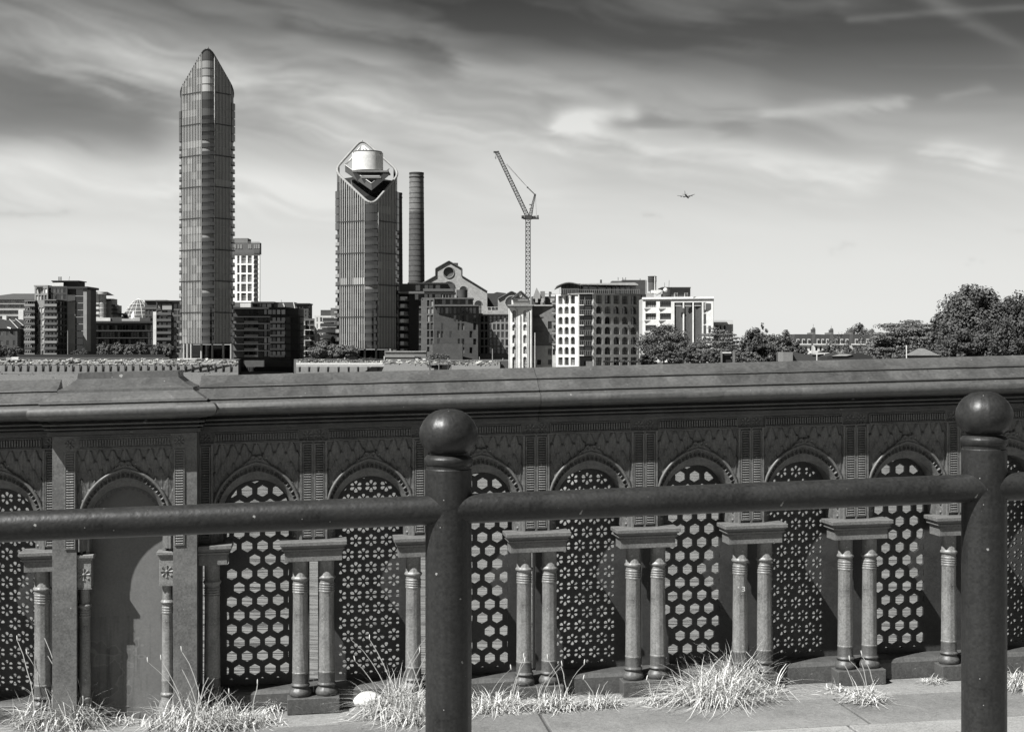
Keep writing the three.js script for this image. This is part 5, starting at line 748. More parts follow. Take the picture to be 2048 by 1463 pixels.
{ // low sheds and moored craft below
  const t = bt('river_shed', 'long low grey shed on the quay below the balconies', 815, 572, 'shed'); wpart(t, 'shed_wall', pbox(769, 852, 703, 713.4, 576, 5), M.stoneMid, 4); wpart(t, 'front_wall', pbox(768, 829, 713, 725.4, 571, 4), M.pale, 4); wpart(t, 'edge_strip', pbox(768, 829, 712, 713.3, 570.6, 4), M.offwhite); wpart(t, 'white_post', pbox(767.4, 769, 712, 727, 570.4, .4), M.white); wpart(t, 'roof_strip', pbox(769, 852, 701.8, 703.3, 575.6, 6), M.offwhite);
  const b = bt('barge_gantry', 'dark mooring gantry with two white lamps housings on the foreshore', 839, 555, 'gantry'); wpart(b, 'frame_leg', mg([pbox(824, 827, 722, 741, 553, 1), pbox(852, 855, 720, 741, 553, 1), pbox(831, 833, 724, 740, 552, 1), pbox(846, 848, 724, 740, 552, 1)]), M.timber); wpart(b, 'cross_beam', pbox(822, 857, 725, 729, 552.6, 1.4), M.timber); wpart(b, 'deck', pbox(826, 854, 733, 737, 552, 4), M.timber); for (const a of [830.6, 845]) wpart(b, 'white_box', pbox(a, a + 6, 716.4, 724, 552.8, 1), M.white); wpart(b, 'hull', (() => { const c = at(844, 740, 550); return new THREE.SphereGeometry(1.6, 14, 8, 0, 6.3, 0, 1.57).scale(1.2, .8, 1).translate(c.x, c.y, c.z); })(), M.white);
  const j = bt('jetty', 'timber jetty with leaning posts and a rail in front of the framed wing', 930, 545, 'jetty'); wpart(j, 'deck', pbox(857, 1012, 727, 729, 530, 5), M.timberPale, 3); wpart(j, 'rail', mg([pbox(857, 1012, 723.6, 724.3, 530, .12), pbox(857, 1012, 725.4, 725.9, 530, .1)]), M.metalDark); for (let px = 860, i = 0; px < 1010; px += 18, i++) wpart(j, 'post', bar(at(px + (i % 3 - 1) * 1.4, 724, 529.4), at(px, 742, 529.4), .2), i % 2 ? M.timberPale : M.timber); for (const [px, y] of [[896, 715], [959, 713], [985, 697], [1006, 716]]) wpart(j, 'mooring_pole', bar(at(px, y, 531), at(px, 742, 531), .16), M.pale); wpart(j, 'dark_hull', pbox(862, 1002, 730, 736, 534, 3), M.black);
}

{ // pale pump-house tower with a pediment, and its brick side range
  const t = bt('pump_tower', 'pale narrow tower with a small pediment and two columns of arched windows', 1040, 497, 'tower'), D = 497;
  facade(t, [1017, D - 1.4], [1064, D - 3], 612, 740, [[1024.6, 1031.8], [1046.4, 1053.4]], [[620, 644], [648, 661], [669, 686], [692, 707], [713, 737]], M.white, { seed: 31, th: .6, arch: .5, base: WY, bars: [1, 3, .14], barM: M.offwhite, glassMix: [GL.smoky, GL.curtain, GL.mid] });
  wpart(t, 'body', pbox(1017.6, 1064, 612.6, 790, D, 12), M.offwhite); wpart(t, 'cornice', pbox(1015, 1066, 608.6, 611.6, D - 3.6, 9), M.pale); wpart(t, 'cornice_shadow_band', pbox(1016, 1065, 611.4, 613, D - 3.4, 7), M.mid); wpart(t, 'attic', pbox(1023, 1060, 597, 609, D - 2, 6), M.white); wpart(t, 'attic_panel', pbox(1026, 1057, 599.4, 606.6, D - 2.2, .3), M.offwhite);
  wpart(t, 'pediment', gable([[1024, 598], [1041.4, 583.6], [1057, 598]], D - 2.2, 5), M.stoneMid); wpart(t, 'pediment_edge', mg([bar(at(1023, 597.4, D - 2.6), at(1041.4, 582, D - 2.6), .26, 4), bar(at(1041.4, 582, D - 2.6), at(1058.4, 597.4, D - 2.6), .26, 4), bar(at(1023, 598, D - 2.6), at(1058.4, 598, D - 2.6), .2, 4)]), M.slate); wpart(t, 'oculus', new THREE.SphereGeometry(.55, 14, 8).scale(1, 1.35, .2).translate(...at(1041.2, 590, D - 2.3).toArray()), M.white);
  for (const px of [1018.6, 1033.4, 1055, 1062.4]) wpart(t, 'pipe_or_shade_strip', pbox(px, px + 1.4, 618, 742, D - 3.4, .3), px === 1018.6 || px > 1060 ? M.offwhite : M.vdark); for (const px of [1027, 1049]) wpart(t, 'hood', bar(at(px, 615, D - 2.4), at(px + 7, 621, D - 2.4), .18, 4), M.white); for (let k = 0; k < 5; k++) wpart(t, 'string_course', pbox(1035, 1045.6, 628 + k * 23, 629 + k * 23, D - 1.6, .4), M.stoneMid);  // the two dark strips stand in for shade at the pilaster edges
  const s = bt('brick_range', 'brick side range with a pale lower storey between pump tower and arched warehouse', 1088, 500); facade(s, [1064.4, 501], [1112, 499], 611, 740, [[1096, 1103.6]], [[642, 657.4], [669, 685], [697, 709.6]], M.brickMid, { seed: 32, th: .4, base: at(0, 690.6, 500).y, glassMix: [GL.dark, GL.black], skip: r => r > 1 }); facade(s, [1064.4, 500.6], [1112, 498.6], 690.8, 740, [[1074, 1082], [1096, 1103.6], [1105.4, 1110.6]], [[697, 709.6], [719, 729]], M.offwhite, { seed: 33, th: .4, base: WY, skip: (r, c) => r === 0 ? c === 0 : c === 2, glassMix: [GL.black, GL.dark] });
  wpart(s, 'body', pbox(1064, 1112, 612, 790, 502.4, 10), M.brickMid); wpart(s, 'roof', pbox(1063, 1112, 592.6, 611, 504, 8), M.slate); wpart(s, 'eaves', pbox(1063, 1112, 609, 611.6, 499, 3), M.offwhite); wpart(s, 'dormer', gable([[1065, 597], [1073, 574.6], [1080.6, 588], [1080.6, 597]], 501.6, 3), M.pale); wpart(s, 'dormer', pbox(1081, 1090, 582, 611, 502, 3), M.stoneMid); for (const [a, b] of [[1070.6, 1075.6], [1082.4, 1087.6], [1101, 1109]]) wpart(s, 'dormer_window', pbox(a, b, 596, 604.6, 501.4, .2), GL.blindOrGlare); wpart(s, 'chimney', mg([pbox(1098, 1102, 583, 593, 505, 2), pbox(1101.4, 1103.4, 583.6, 588, 505, 1)]), M.brickDark); wpart(s, 'roof_rail', pbox(1086, 1112, 587.4, 588.2, 503, .12), M.metal); for (const y of [606, 625, 645.6, 665, 687]) { wpart(s, 'balcony', pbox(1104, 1112, y, y + 1.6, 496.6, 2.2), M.offwhite); wpart(s, 'balustrade', pbox(1104.4, 1111.6, y - 5, y - .1, 496.8, .1), GL.smoky); } for (const y of [633.4, 661.6]) wpart(s, 'string_course', pbox(1064.6, 1103, y, y + 1.2, 500, .4), M.brickDark); wpart(s, 'lamp_post', bar(at(1070, 665, 493), at(1070, 742, 493), .12), M.white);
}
{ // arched warehouse flats
  const t = bt('arched_warehouse', 'seven-storey arched-window block with white end facade and curved penthouse roof', 1195, 480), rows = [[590.6, 607.6], [612.4, 627.4], [632.8, 648], [653.2, 668.2], [673, 688.4], [693.2, 708.4], [714, 730]], ar = r => r === 0 || r === 6 ? 0 : .36;
  facade(t, [1112, 486], [1157, 478], 588, 745, [[1116.6, 1125.4], [1128.8, 1137.6], [1141.2, 1150]], rows, M.white, { seed: 34, th: .6, archRows: ar, base: WY, bars: [1, 1, .12], barM: M.metalDark, glassMix: [GL.dark, GL.mid, GL.smoky, GL.curtain] });
  facade(t, [1187, 477], [1282, 487], 588, 745, [[1192.4, 1204.4], [1209.6, 1222], [1227.4, 1239.6], [1244.6, 1256.8], [1261.8, 1274.4]], rows, mat(.36, .8, 'wall'), { seed: 35, th: .8, archRows: ar, base: WY, bars: [2, 1, .12], barM: M.metalDark, glassMix: [GL.dark, GL.black, GL.mid, GL.curtain] });  // wall set darker than the end facade: shade put into its colour
  wpart(t, 'body', prism([Wp(1113, 486.8), Wp(1157.6, 480), Wp(1186.6, 480), Wp(1281, 488), Wp(1281, 506), Wp(1113, 506)], WY, () => at(0, 588.4, 482).y), M.mid);
  for (const px of [1157, 1186]) wpart(t, 'white_pier', pbox(px - .6, px + 1.4, 588, 790, 477.2, 3), M.white);
  rows.forEach(([a, b], i) => { wpart(t, 'recess_window', pbox(1159, 1185, a, b, 479.8, .15), i % 2 ? GL.dark : GL.black); if (i < 6) { const y = b + 1.4; const s = wpart(t, 'balcony', pbox(1157.6, 1185.4, y, y + 1.6, 476.6, 3), M.dark); wpart2(s, t, 'balcony_edge', pbox(1157.4, 1168, y - .2, y + 1.7, 476.2, .35), M.white); for (let k = 0; k < 7; k++) wpart2(s, t, 'baluster', pbox(1159.4 + k * 3.8, 1160 + k * 3.8, y - 9, y, 476.6, .1), M.metal); wpart2(s, t, 'top_rail', pbox(1158, 1185.4, y - 9.4, y - 8.8, 476.6, .12), M.metal); wpart2(s, t, 'partition', pbox(1169, 1170, a, y, 477.2, 2.4), M.stoneMid); } });
  wpart(t, 'cornice', mg([prism([Wp(1110.6, 486.6), Wp(1157, 477), Wp(1187, 476.2), Wp(1284, 486.4), Wp(1284, 508), Wp(1110, 508)], at(0, 588.4, 480).y, () => at(0, 586.6, 480).y)]), M.pale);
  // penthouse: glazed, set back, with a curved roof at the left and a flat roof to the right
  wpart(t, 'penthouse_glass', prism([Wp(1122, 490), Wp(1158, 483), Wp(1272, 491), Wp(1272, 502), Wp(1122, 502)], at(0, 587, 486).y, () => at(0, 567.6, 486).y), GL.dark);
  for (let k = 0; k < 14; k++) { const px = lerp(1124, 1160, k / 13), d = lerp(489.6, 482.6, k / 13) - .2; wpart(t, 'mullion', pbox(px, px + .6, 567, 587, d, .15), M.pale); } for (const px of [1160, 1176, 1194, 1213, 1224, 1232, 1241, 1252, 1264]) wpart(t, 'mullion', pbox(px, px + (px % 3 ? 1 : 3), 568, 587, 483 + (px - 1158) / 114 * 7.4, .15), px % 3 ? M.metal : M.stoneMid);
  const cr = []; for (let i = 0; i <= 14; i++) { const f = i / 14, px = lerp(1113.4, 1166, f); cr.push([px, 571.4 - 8.2 * Math.sin(Math.PI * Math.min(1, f * 1.02)) * (1 - .15 * f) - (f > .7 ? (f - .7) * 8 : 0)]); } const up = cr.map(([a, b]) => [a, b]), dn = cr.slice().reverse().map(([a, b]) => [a, b + 1.7]); wpart(t, 'curved_roof', gable([...up, ...dn], 480, 26), M.lead); wpart(t, 'flat_roof', gable([[1162, 566.6], [1270, 564.8], [1277, 568.4], [1276, 570], [1162, 568.6]], 479.4, 24), M.offwhite);
  wpart(t, 'terrace_rail', mg([pbox(1118, 1158, 577.6, 578.3, 480, .1), pbox(1158, 1280, 578.4, 579.1, 479, .1)]), M.metal); for (let px = 1119; px < 1280; px += 4.1) wpart(t, 'rail_post', pbox(px, px + .6, 578, 587, px < 1158 ? 480 : 479, .1), M.metal); wpart(t, 'roof_flue', pbox(1200.6, 1204, 559, 566, 486, 1), M.dark); wpart(t, 'ground_fence', pbox(1172, 1186, 722, 734, 474, .3), M.timberPale);
}
{ const t = bt('plain_block', 'plain dark slab behind the arched warehouse', 1262, 522); wpart(t, 'body', pbox(1245, 1292, 559.6, gpy(522), 522, 14), M.dark); wpart(t, 'upper_box', pbox(1224, 1247, 561.4, 590, 526, 8), M.mid); wpart(t, 'side_wall', pbox(1279, 1294, 588, gpy(522), 516, 6), M.vdark); for (const px of [1236, 1245, 1247.6, 1251, 1280]) wpart(t, 'flue', pbox(px, px + 1, 554.4 + (px % 3), 560.4, 524, .3), M.dark); wpart(t, 'white_edge', pbox(1291, 1294, 560, 590, 521.6, 2), M.pale); }
{ // concrete-framed building
  const t = bt('concrete_building', 'white concrete-framed office building with brick panels and rooftop hut', 1356, 455), A = [1285, 457], B = [1346, 454.4];
  facade(t, A, B, 595, 740, [[1291, 1312.6], [1320, 1342.4]], [[601.4, 614], [626, 638.6], [649.6, 661.6], [674, 686]], M.white, { seed: 36, th: .7, bars: [4, 1, .12], barM: M.metalDark, base: GY, glassMix: [GL.smoky, GL.mid, GL.curtain] });
  facade(t, [1346.2, 454.4], B[0] ? [1427, 451] : B, 595, 740, [[1349, 1365.6], [1368.6, 1385], [1387.8, 1404]], [[604.4, 740 - 40]], M.white, { seed: 37, th: .5, base: GY, glassMix: [M.brickDark] });
  for (const [a, b] of [[1352, 1362], [1371, 1381.6], [1390, 1401]]) { wpart(t, 'window', pbox(a, b, 604.6, 610.4, 452.6, .2), GL.dark); wpart(t, 'sill', pbox(a - .6, b + .8, 610.4, 611.4, 452.4, .4), M.white); }
  for (const [y0, y1] of [[604, 624], [627, 647], [650, 671], [673, 694]]) wpart(t, 'brick_infill', pbox(1407.4, 1424.4, y0, y1, 451.6, .3), M.brickDark, 4); wpart(t, 'window_frame', pbox(1410, 1423.4, 605, 619, 451.3, .2), M.white); wpart(t, 'window', pbox(1411.4, 1422, 606.4, 617.6, 451.1, .2), GL.smoky); wpart(t, 'window', pbox(1417, 1424, 651, 664, 451.2, .2), GL.dark);
  wpart(t, 'body', pbox(1286, 1426.6, 597, gpy(457), 458, 14), M.offwhite); wpart(t, 'roof_edge', prism([Wp(1284.4, 456.6), Wp(1428, 450.5), Wp(1428, 470), Wp(1284, 470)], at(0, 597.6, 454).y, () => at(0, 593.6, 454).y), M.white); for (const y of [618, 642, 665.6]) for (const [a, b] of [[1289, 1314], [1318, 1344]]) wpart(t, 'ledge', pbox(a, b, y - 2.6, y, 456.3 - (a > 1300 ? 1.3 : 0), .5), M.offwhite);
  wpart(t, 'rooftop_hut', pbox(1342.6, 1381, 575, 594, 461, 8), M.dark); wpart(t, 'hut_side', pbox(1326, 1342.4, 577, 594, 463, 6), M.pale); wpart(t, 'hut_roof', pbox(1324, 1382, 573.8, 575.6, 460, 12), M.vdark); for (const a of [1348.4, 1369]) { const d = wpart(t, 'hut_window', pbox(a, a + 7, 584.6, 594, 460.8, .15), M.white); for (let k = 0; k < 2; k++) wpart2(d, t, 'window_pane', pbox(a + 1 + k * 3, a + 2.8 + k * 3, 586, 593, 460.6, .15), GL.dark); }
  const c = at(1304.6, 567, 465), r = 8.2 * PXM(465); wpart(t, 'flue_stack', new THREE.CylinderGeometry(r, r * .98, 30 * PXM(465), 20).translate(c.x, c.y, c.z), M.brickDark, 3); for (const y of [553.6, 558, 562]) wpart(t, 'stack_band', new THREE.CylinderGeometry(r + .1, r + .1, .3, 20).translate(c.x, at(0, y, 465).y, c.z), M.vdark); wpart(t, 'stack_pipe', pbox(1309, 1310.6, 553, 582, 463, .3), M.white); wpart(t, 'plant_box', pbox(1303, 1325, 580, 587, 462, 4), M.white); wpart(t, 'plant_duct', mg([bar(at(1312, 590, 461), at(1326, 582, 461), .25), pbox(1294, 1308, 586, 595, 462, 3)]), M.pale); wpart(t, 'satellite_dish', new THREE.SphereGeometry(.7, 12, 6, 0, 6.3, 0, 1.2).rotateX(1.2).translate(...at(1331, 580, 460).toArray()), M.white); wpart(t, 'aerial', mg([bar(at(1338, 575, 462), at(1338.6, 560, 462), .06), bar(at(1329.4, 575, 462), at(1329.4, 565, 462), .05)]), M.metalDark); wpart(t, 'roof_rail', pbox(1386, 1427, 593, 593.6, 452, .1), M.metal);
  const e = bt('office_wing', 'low white wing with a roof rail right of the concrete-framed building', 1446, 459); facade(e, [1427.4, 459], [1466, 457], 646, 745, [[1430, 1438], [1439.4, 1443], [1447, 1463]], [[651, 663], [672, 684]], M.white, { seed: 38, th: .4, base: GY, glassMix: [GL.dark, GL.mid, GL.smoky] }); wpart(e, 'body', pbox(1427.6, 1465, 647, gpy(460), 460, 9), M.offwhite); wpart(e, 'parapet', pbox(1427, 1466.6, 643.4, 648, 456, 12), M.white); wpart(e, 'roof_rail', pbox(1428, 1466, 640.6, 641.2, 457, .1), M.metal);
}
// ---------------------------------------------------------------- terraces and sheds among the trees on the right
[[1587, 1628, 'terraced house with a dark mansard and dormers, leftmost in the row'], [1628, 1664, 'terraced house with a tall party-wall chimney in the row behind the sheds'], [1664, 1704, 'terraced house half hidden by the bare pale birch'], [1704, 1746, 'terraced house at the cedar end of the row']].forEach(([a, b, label], i) => {
  const d = 425 - i * 4, t = bt('terraced_house', label, (a + b) / 2, d, 'house', 'terraced houses behind the sheds'); facade(t, [a, d], [b, d], 688, gpy(d), span(a + 1, b - 1, 4, .5), [[693, 701], [706, 714]], i < 2 ? M.white : M.offwhite, { seed: 40 + i, th: .3, base: GY }); wpart(t, 'body', pbox(a + .2, b - .2, 688.6, gpy(d), d + .4, 8), M.offwhite); wpart(t, 'mansard_roof', gable([[a, 688.5], [a + 3, 668], [b - 3, 668 + (i % 2)], [b, 688.5]], d - .1, 8), M.slate); wpart(t, 'cornice', pbox(a, b, 687, 689.4, d - .5, .8), M.white); span(a + 4, b - 4, 3, .52).forEach(([p, q]) => { const w = wpart(t, 'dormer', pbox(p, q, 677.6, 687, d - .3, 2), M.white); wpart2(w, t, 'dormer_window', pbox(p + 1, q - 1, 679, 686.4, d - .5, .12), GL.mid); }); wpart(t, 'party_wall', pbox(b - 1, b + 2, 664.6, 690, d + .2, 9), M.brickMid); const ch = wpart(t, 'chimney', pbox(b - 3.4, b + 3.4, 657.6 + i * 1.5, 670, d + 2, 2), M.brickDark); for (let k = 0; k < 3; k++) wpart2(ch, t, 'chimney_pot', pbox(b - 2.6 + k * 2, b - 1.4 + k * 2, 654.6 + i * 1.5, 657.6 + i * 1.5, d + 2.6, .4), M.brickMid);
  wpart(t, 'aerial', bar(at(b - 1, 660, d + 3), at(b - 1, 648 + i * 3, d + 3), .04), M.metalDark);
});
{
  const s = bt('boat_shed', 'dark shed with a curved roof edge and two white posts beside the parapet', 1610, 300, 'shed'); wpart(s, 'side', pbox(1567, 1586, 704, 745, 299, 6), M.stoneMid, 3); wpart(s, 'roof', gable([[1567, 704], [1586, 703.4], [1620, 709.4], [1662, 704.4], [1662, 720], [1586, 722], [1567, 722]], 300, 8), M.dark, 3); wpart(s, 'skylight', gable([[1624, 708.4], [1641, 705.2], [1661, 705], [1654, 706.8], [1636, 708.6]], 299.8, .3), M.white); wpart(s, 'body', pbox(1568, 1662, 720, 740, 300.4, 7), M.vdark); for (const px of [1633.4, 1648.6]) wpart(s, 'white_post', pbox(px, px + 1.6, 706, 745, 299, .2), M.white);
  const s2 = bt('boat_shed', 'long low dark shed with a pale roof panel right of the posts', 1705, 292, 'shed'); wpart(s2, 'roof', gable([[1655, 712], [1675, 706.4], [1722, 706], [1746, 712], [1746, 720], [1655, 720]], 292, 7), M.vdark); wpart(s2, 'roof_panel', gable([[1664, 711.8], [1680, 707.4], [1706, 708.4], [1694, 711.4]], 291.8, .3), M.offwhite); wpart(s2, 'body', pbox(1656, 1745, 719.6, 742, 292.2, 6), M.vdark);
  const s3 = bt('garden_hut', 'small hut with a pyramid roof under the cedar', 1852, 290, 'hut'); wpart(s3, 'roof', roofPrism(1826, 1881, 710.5, 696, 288, 6, 20, 24), M.brickMid, 3); wpart(s3, 'body', pbox(1832, 1876, 710, 742, 289, 5), M.dark);
  const fp = bt('flag_pole', 'pale slender pole in front of the cedar', 1813, 270, 'pole'); wpart(fp, 'pole', mg([bar(at(1813.6, 690, 270), at(1813.6, 742, 270), .1, 8)]), M.white); wpart(fp, 'foot', new THREE.CylinderGeometry(.2, .26, .5, 8).translate(fp.position.x + (1813.6 - 1813) / F * 270, GY + .25, -270), M.pale);
  const gh = bt('garden_house', 'pale house with a dark roof glimpsed between cedar and plane trees', 1893, 345, 'house'); wpart(gh, 'wall', pbox(1886, 1912, 673, gpy(345), 345, 6), M.pale, 4); wpart(gh, 'roof', roofPrism(1884, 1914, 673.4, 663, 343.6, 8, 6, 6), M.slate); const gw = wpart(gh, 'window', pbox(1894, 1899, 668, 672, 343.4, .3), M.white); wpart2(gw, gh, 'window_pane', pbox(1895, 1898, 669, 671.4, 343, .3), GL.dark);
  const gt = bt('gate_frame', 'timber gate frame with a pale lintel among the shrubs', 1455, 395, 'gate'); wpart(gt, 'post', pbox(1442, 1445, 701, 745, 394, .4), M.timberPale); wpart(gt, 'post', pbox(1466, 1470, 702, 745, 394, .4), M.timberPale); wpart(gt, 'lintel', pbox(1445, 1463, 703.6, 706, 394, .4), M.white); wpart(gt, 'dark_opening', pbox(1445.4, 1462, 706, 745, 394.8, .2), M.black);
}
// ---------------------------------------------------------------- crane
{
  const d = 622, t = bt('luffing_crane', 'tall luffing-jib tower crane with its jib raised to the left', 1056, d, 'crane'), k = PXM(d);
  const lattice = (p, q, w0, w1, n, r, diag = true) => { const v = new THREE.Vector3().subVectors(q, p), L = v.length(); v.normalize(); const a = new THREE.Vector3().crossVectors(v, V(0, 0, 1)).normalize(), b = new THREE.Vector3().crossVectors(v, a).normalize(), g = []; const pt = (f, i) => { const w = lerp(w0, w1, f) / 2, s = [[1, 1], [1, -1], [-1, -1], [-1, 1]][i % 4]; return p.clone().addScaledVector(v, L * f).addScaledVector(a, s[0] * w).addScaledVector(b, s[1] * w); }; for (let i = 0; i < 4; i++) g.push(bar(pt(0, i), pt(1, i), r, 4)); for (let s = 0; s < n; s++) for (let i = 0; i < 4; i++) { g.push(bar(pt(s / n, i), pt(s / n, i + 1), r * .6, 3)); if (diag) g.push(s % 2 ? bar(pt(s / n, i), pt((s + 1) / n, i + 1), r * .6, 3) : bar(pt(s / n, i + 1), pt((s + 1) / n, i), r * .6, 3)); } return mg(g); };
  wpart(t, 'mast', lattice(V(at(1056, 0, d).x, GY, -d), at(1056, 437, d), 1.75, 1.75, 34, .17), M.craneSteel);
  wpart(t, 'slewing_platform', mg([pbox(1049, 1064, 430, 438, d - 1.2, 2.4), pbox(1043, 1048, 431, 436.4, d - .8, 1.6), pbox(1046, 1078, 435.4, 437.4, d - 1, 2)]), M.craneSteel); wpart(t, 'cab', pbox(1043.6, 1048.4, 430.6, 434.8, d - 1.6, 1.2), M.vdark); wpart(t, 'counterweight', mg([pbox(1064, 1070, 431.6, 436, d - 1, 2), pbox(1074.6, 1077.4, 430, 436.6, d - 1, 2)]), M.craneSteel); wpart(t, 'winch', pbox(1068, 1074, 431, 435, d - .6, 1.2), M.pale);
  wpart(t, 'jib', lattice(at(1054.5, 431, d), at(993.5, 303, d), 1.45, 1.2, 26, .14), M.craneSteel); wpart(t, 'jib_head', mg([pbox(987, 996, 302, 305, d - .6, 1.2), bar(at(996, 303, d), at(998, 304, d), .2)]), M.craneSteel);
  wpart(t, 'a_frame', mg([lattice(at(1060.5, 430, d), at(1070, 389, d), 1.1, .45, 9, .12), bar(at(1064, 430, d), at(1070.4, 389, d), .14), bar(at(1058.6, 408.6, d), at(1064, 409.6, d), .2), bar(at(1058, 418, d), at(1065, 416, d), .14)]), M.craneSteel); wpart(t, 'a_frame_head', pbox(1068, 1072, 387.4, 391.4, d - .5, 1), M.craneSteel);
  wpart(t, 'luffing_rope', mg([bar(at(1070, 389, d), at(1055, 374.4, d), .19), bar(at(1055, 374.4, d), at(1013.6, 327.4, d), .06), bar(at(1055, 374.4, d + .6), at(1012, 328.4, d + .6), .05), bar(at(1055.8, 373.2, d), at(1054.2, 375.6, d), .3), bar(at(1071, 391, d), at(1073, 430, d), .05)]), M.craneSteel); wpart(t, 'hook_block', mg([pbox(989.6, 992.6, 312, 315.6, d - .3, .6), bar(at(990.4, 305, d), at(991, 312, d), .05), bar(at(991, 316, d), at(992, 318, d), .12)]), M.pale);
}
// ---------------------------------------------------------------- airliner
{
  const p = at(1373.5, 392, 5900), t = thing('airliner', 'distant four-engined airliner flying away above the roofs', 'aircraft', p); const k = mat(.06, .5), kp = mat(.12, .5);
  const fus = new THREE.LatheGeometry([[0, 34], [1.2, 33], [2.4, 30.5], [3, 26], [3.1, 8], [3.1, -12], [2.6, -20], [1.4, -28], [.5, -32], [0, -32.4]].map(([a, b]) => new THREE.Vector2(Math.max(a, .001), b)), 16).rotateX(-Math.PI / 2); add(t, 'fuselage', fus, k);
  const plate = (pts, th) => new THREE.ExtrudeGeometry(shapeOf(pts), { depth: th, bevelEnabled: false });
  for (const s of [-1, 1]) { const w = plate([[0, -8], [s * 12, -2], [s * 33, 9.4], [s * 33.4, 12.4], [s * 12, 6.4], [0, 6]], .8).rotateX(Math.PI / 2).rotateZ(s * .14).translate(s * 1.5, -1.6, 0); const wing = add(t, 'wing', w, kp); for (const [x, z] of [[11, -3.4], [21, 2.4]]) add(wing, 'engine', new THREE.CylinderGeometry(1.75, 1.5, 6.4, 12).rotateX(Math.PI / 2).translate(s * x, -3.3 + x * .13, z), k); add(t, 'tailplane', plate([[0, 24], [s * 10, 30], [s * 10, 32], [0, 30]], .5).rotateX(Math.PI / 2).translate(0, .6, 0), kp); }
  add(t, 'fin', plate([[-22, 2], [-30.4, 13], [-33.4, 13], [-31, 1.4]], .7).rotateY(Math.PI / 2).translate(-.35, 0, 0), k);
  t.rotation.set(-.13, -.33, .04, 'YXZ');
}

// ================================================================ trees and shrubs of the far bank
const leafMats = [.045, .06, .085].map(g => { const m = new THREE.MeshStandardMaterial({ color: gcol(g), roughness: .75, vertexColors: true }); return m; });
function crownGeo(R, rx, ry, rz, clumps, per, leaf, o = {}) {
  const pos = [], col = [], { layered = 0, hollow = .35, flatTop = 0 } = o, C = [];
  for (let i = 0; i < clumps; i++) { const u = R() * 2 - 1, a = R() * 6.2832, q = Math.sqrt(1 - u * u), rr = Math.pow(lerp(hollow, 1, R()), .6) * (.8 + .25 * R()); C.push([q * Math.cos(a) * rr, u * rr * (u < -.4 ? .75 : 1), q * Math.sin(a) * rr, .16 + .16 * R()]); }
  for (const c of C) { const tone = .75 + .5 * R(); if (layered) c[1] = Math.round(c[1] * layered) / layered + (R() - .5) * .06;
    for (let i = 0; i < per; i++) {
      const u = R() * 2 - 1, a = R() * 6.2832, q = Math.sqrt(1 - u * u), k = c[3] * Math.pow(R(), .4); const x = (c[0] + q * Math.cos(a) * k * (layered ? 1.5 : 1)) * rx, y = (c[1] + u * k * (layered ? .35 : 1)) * ry, z = (c[2] + q * Math.sin(a) * k * (layered ? 1.5 : 1)) * rz;
      const n = V(q * Math.cos(a) + (R() - .5) * 1.2, u + .35 + (R() - .5) * 1.2, q * Math.sin(a) + (R() - .5) * 1.2).normalize(), e1 = new THREE.Vector3().crossVectors(n, V(R() - .5, R() - .5, R() - .5)).normalize(), e2 = new THREE.Vector3().crossVectors(n, e1), s = leaf * (.6 + .8 * R()), w = s * .55, t = tone * (.75 + .5 * R());
      const P = [[-s, 0], [0, -w], [s, 0], [0, w]].map(([b, d]) => [x + e1.x * b + e2.x * d, y + e1.y * b + e2.y * d, z + e1.z * b + e2.z * d]); for (const j of [0, 1, 2, 0, 2, 3]) { pos.push(...P[j]); col.push(t, t, t); }
    } }
  const g = new THREE.BufferGeometry(); g.setAttribute('position', new THREE.Float32BufferAttribute(pos, 3)); g.setAttribute('color', new THREE.Float32BufferAttribute(col, 3)); g.computeVertexNormals(); return g;
}
let treeSeed = 500;
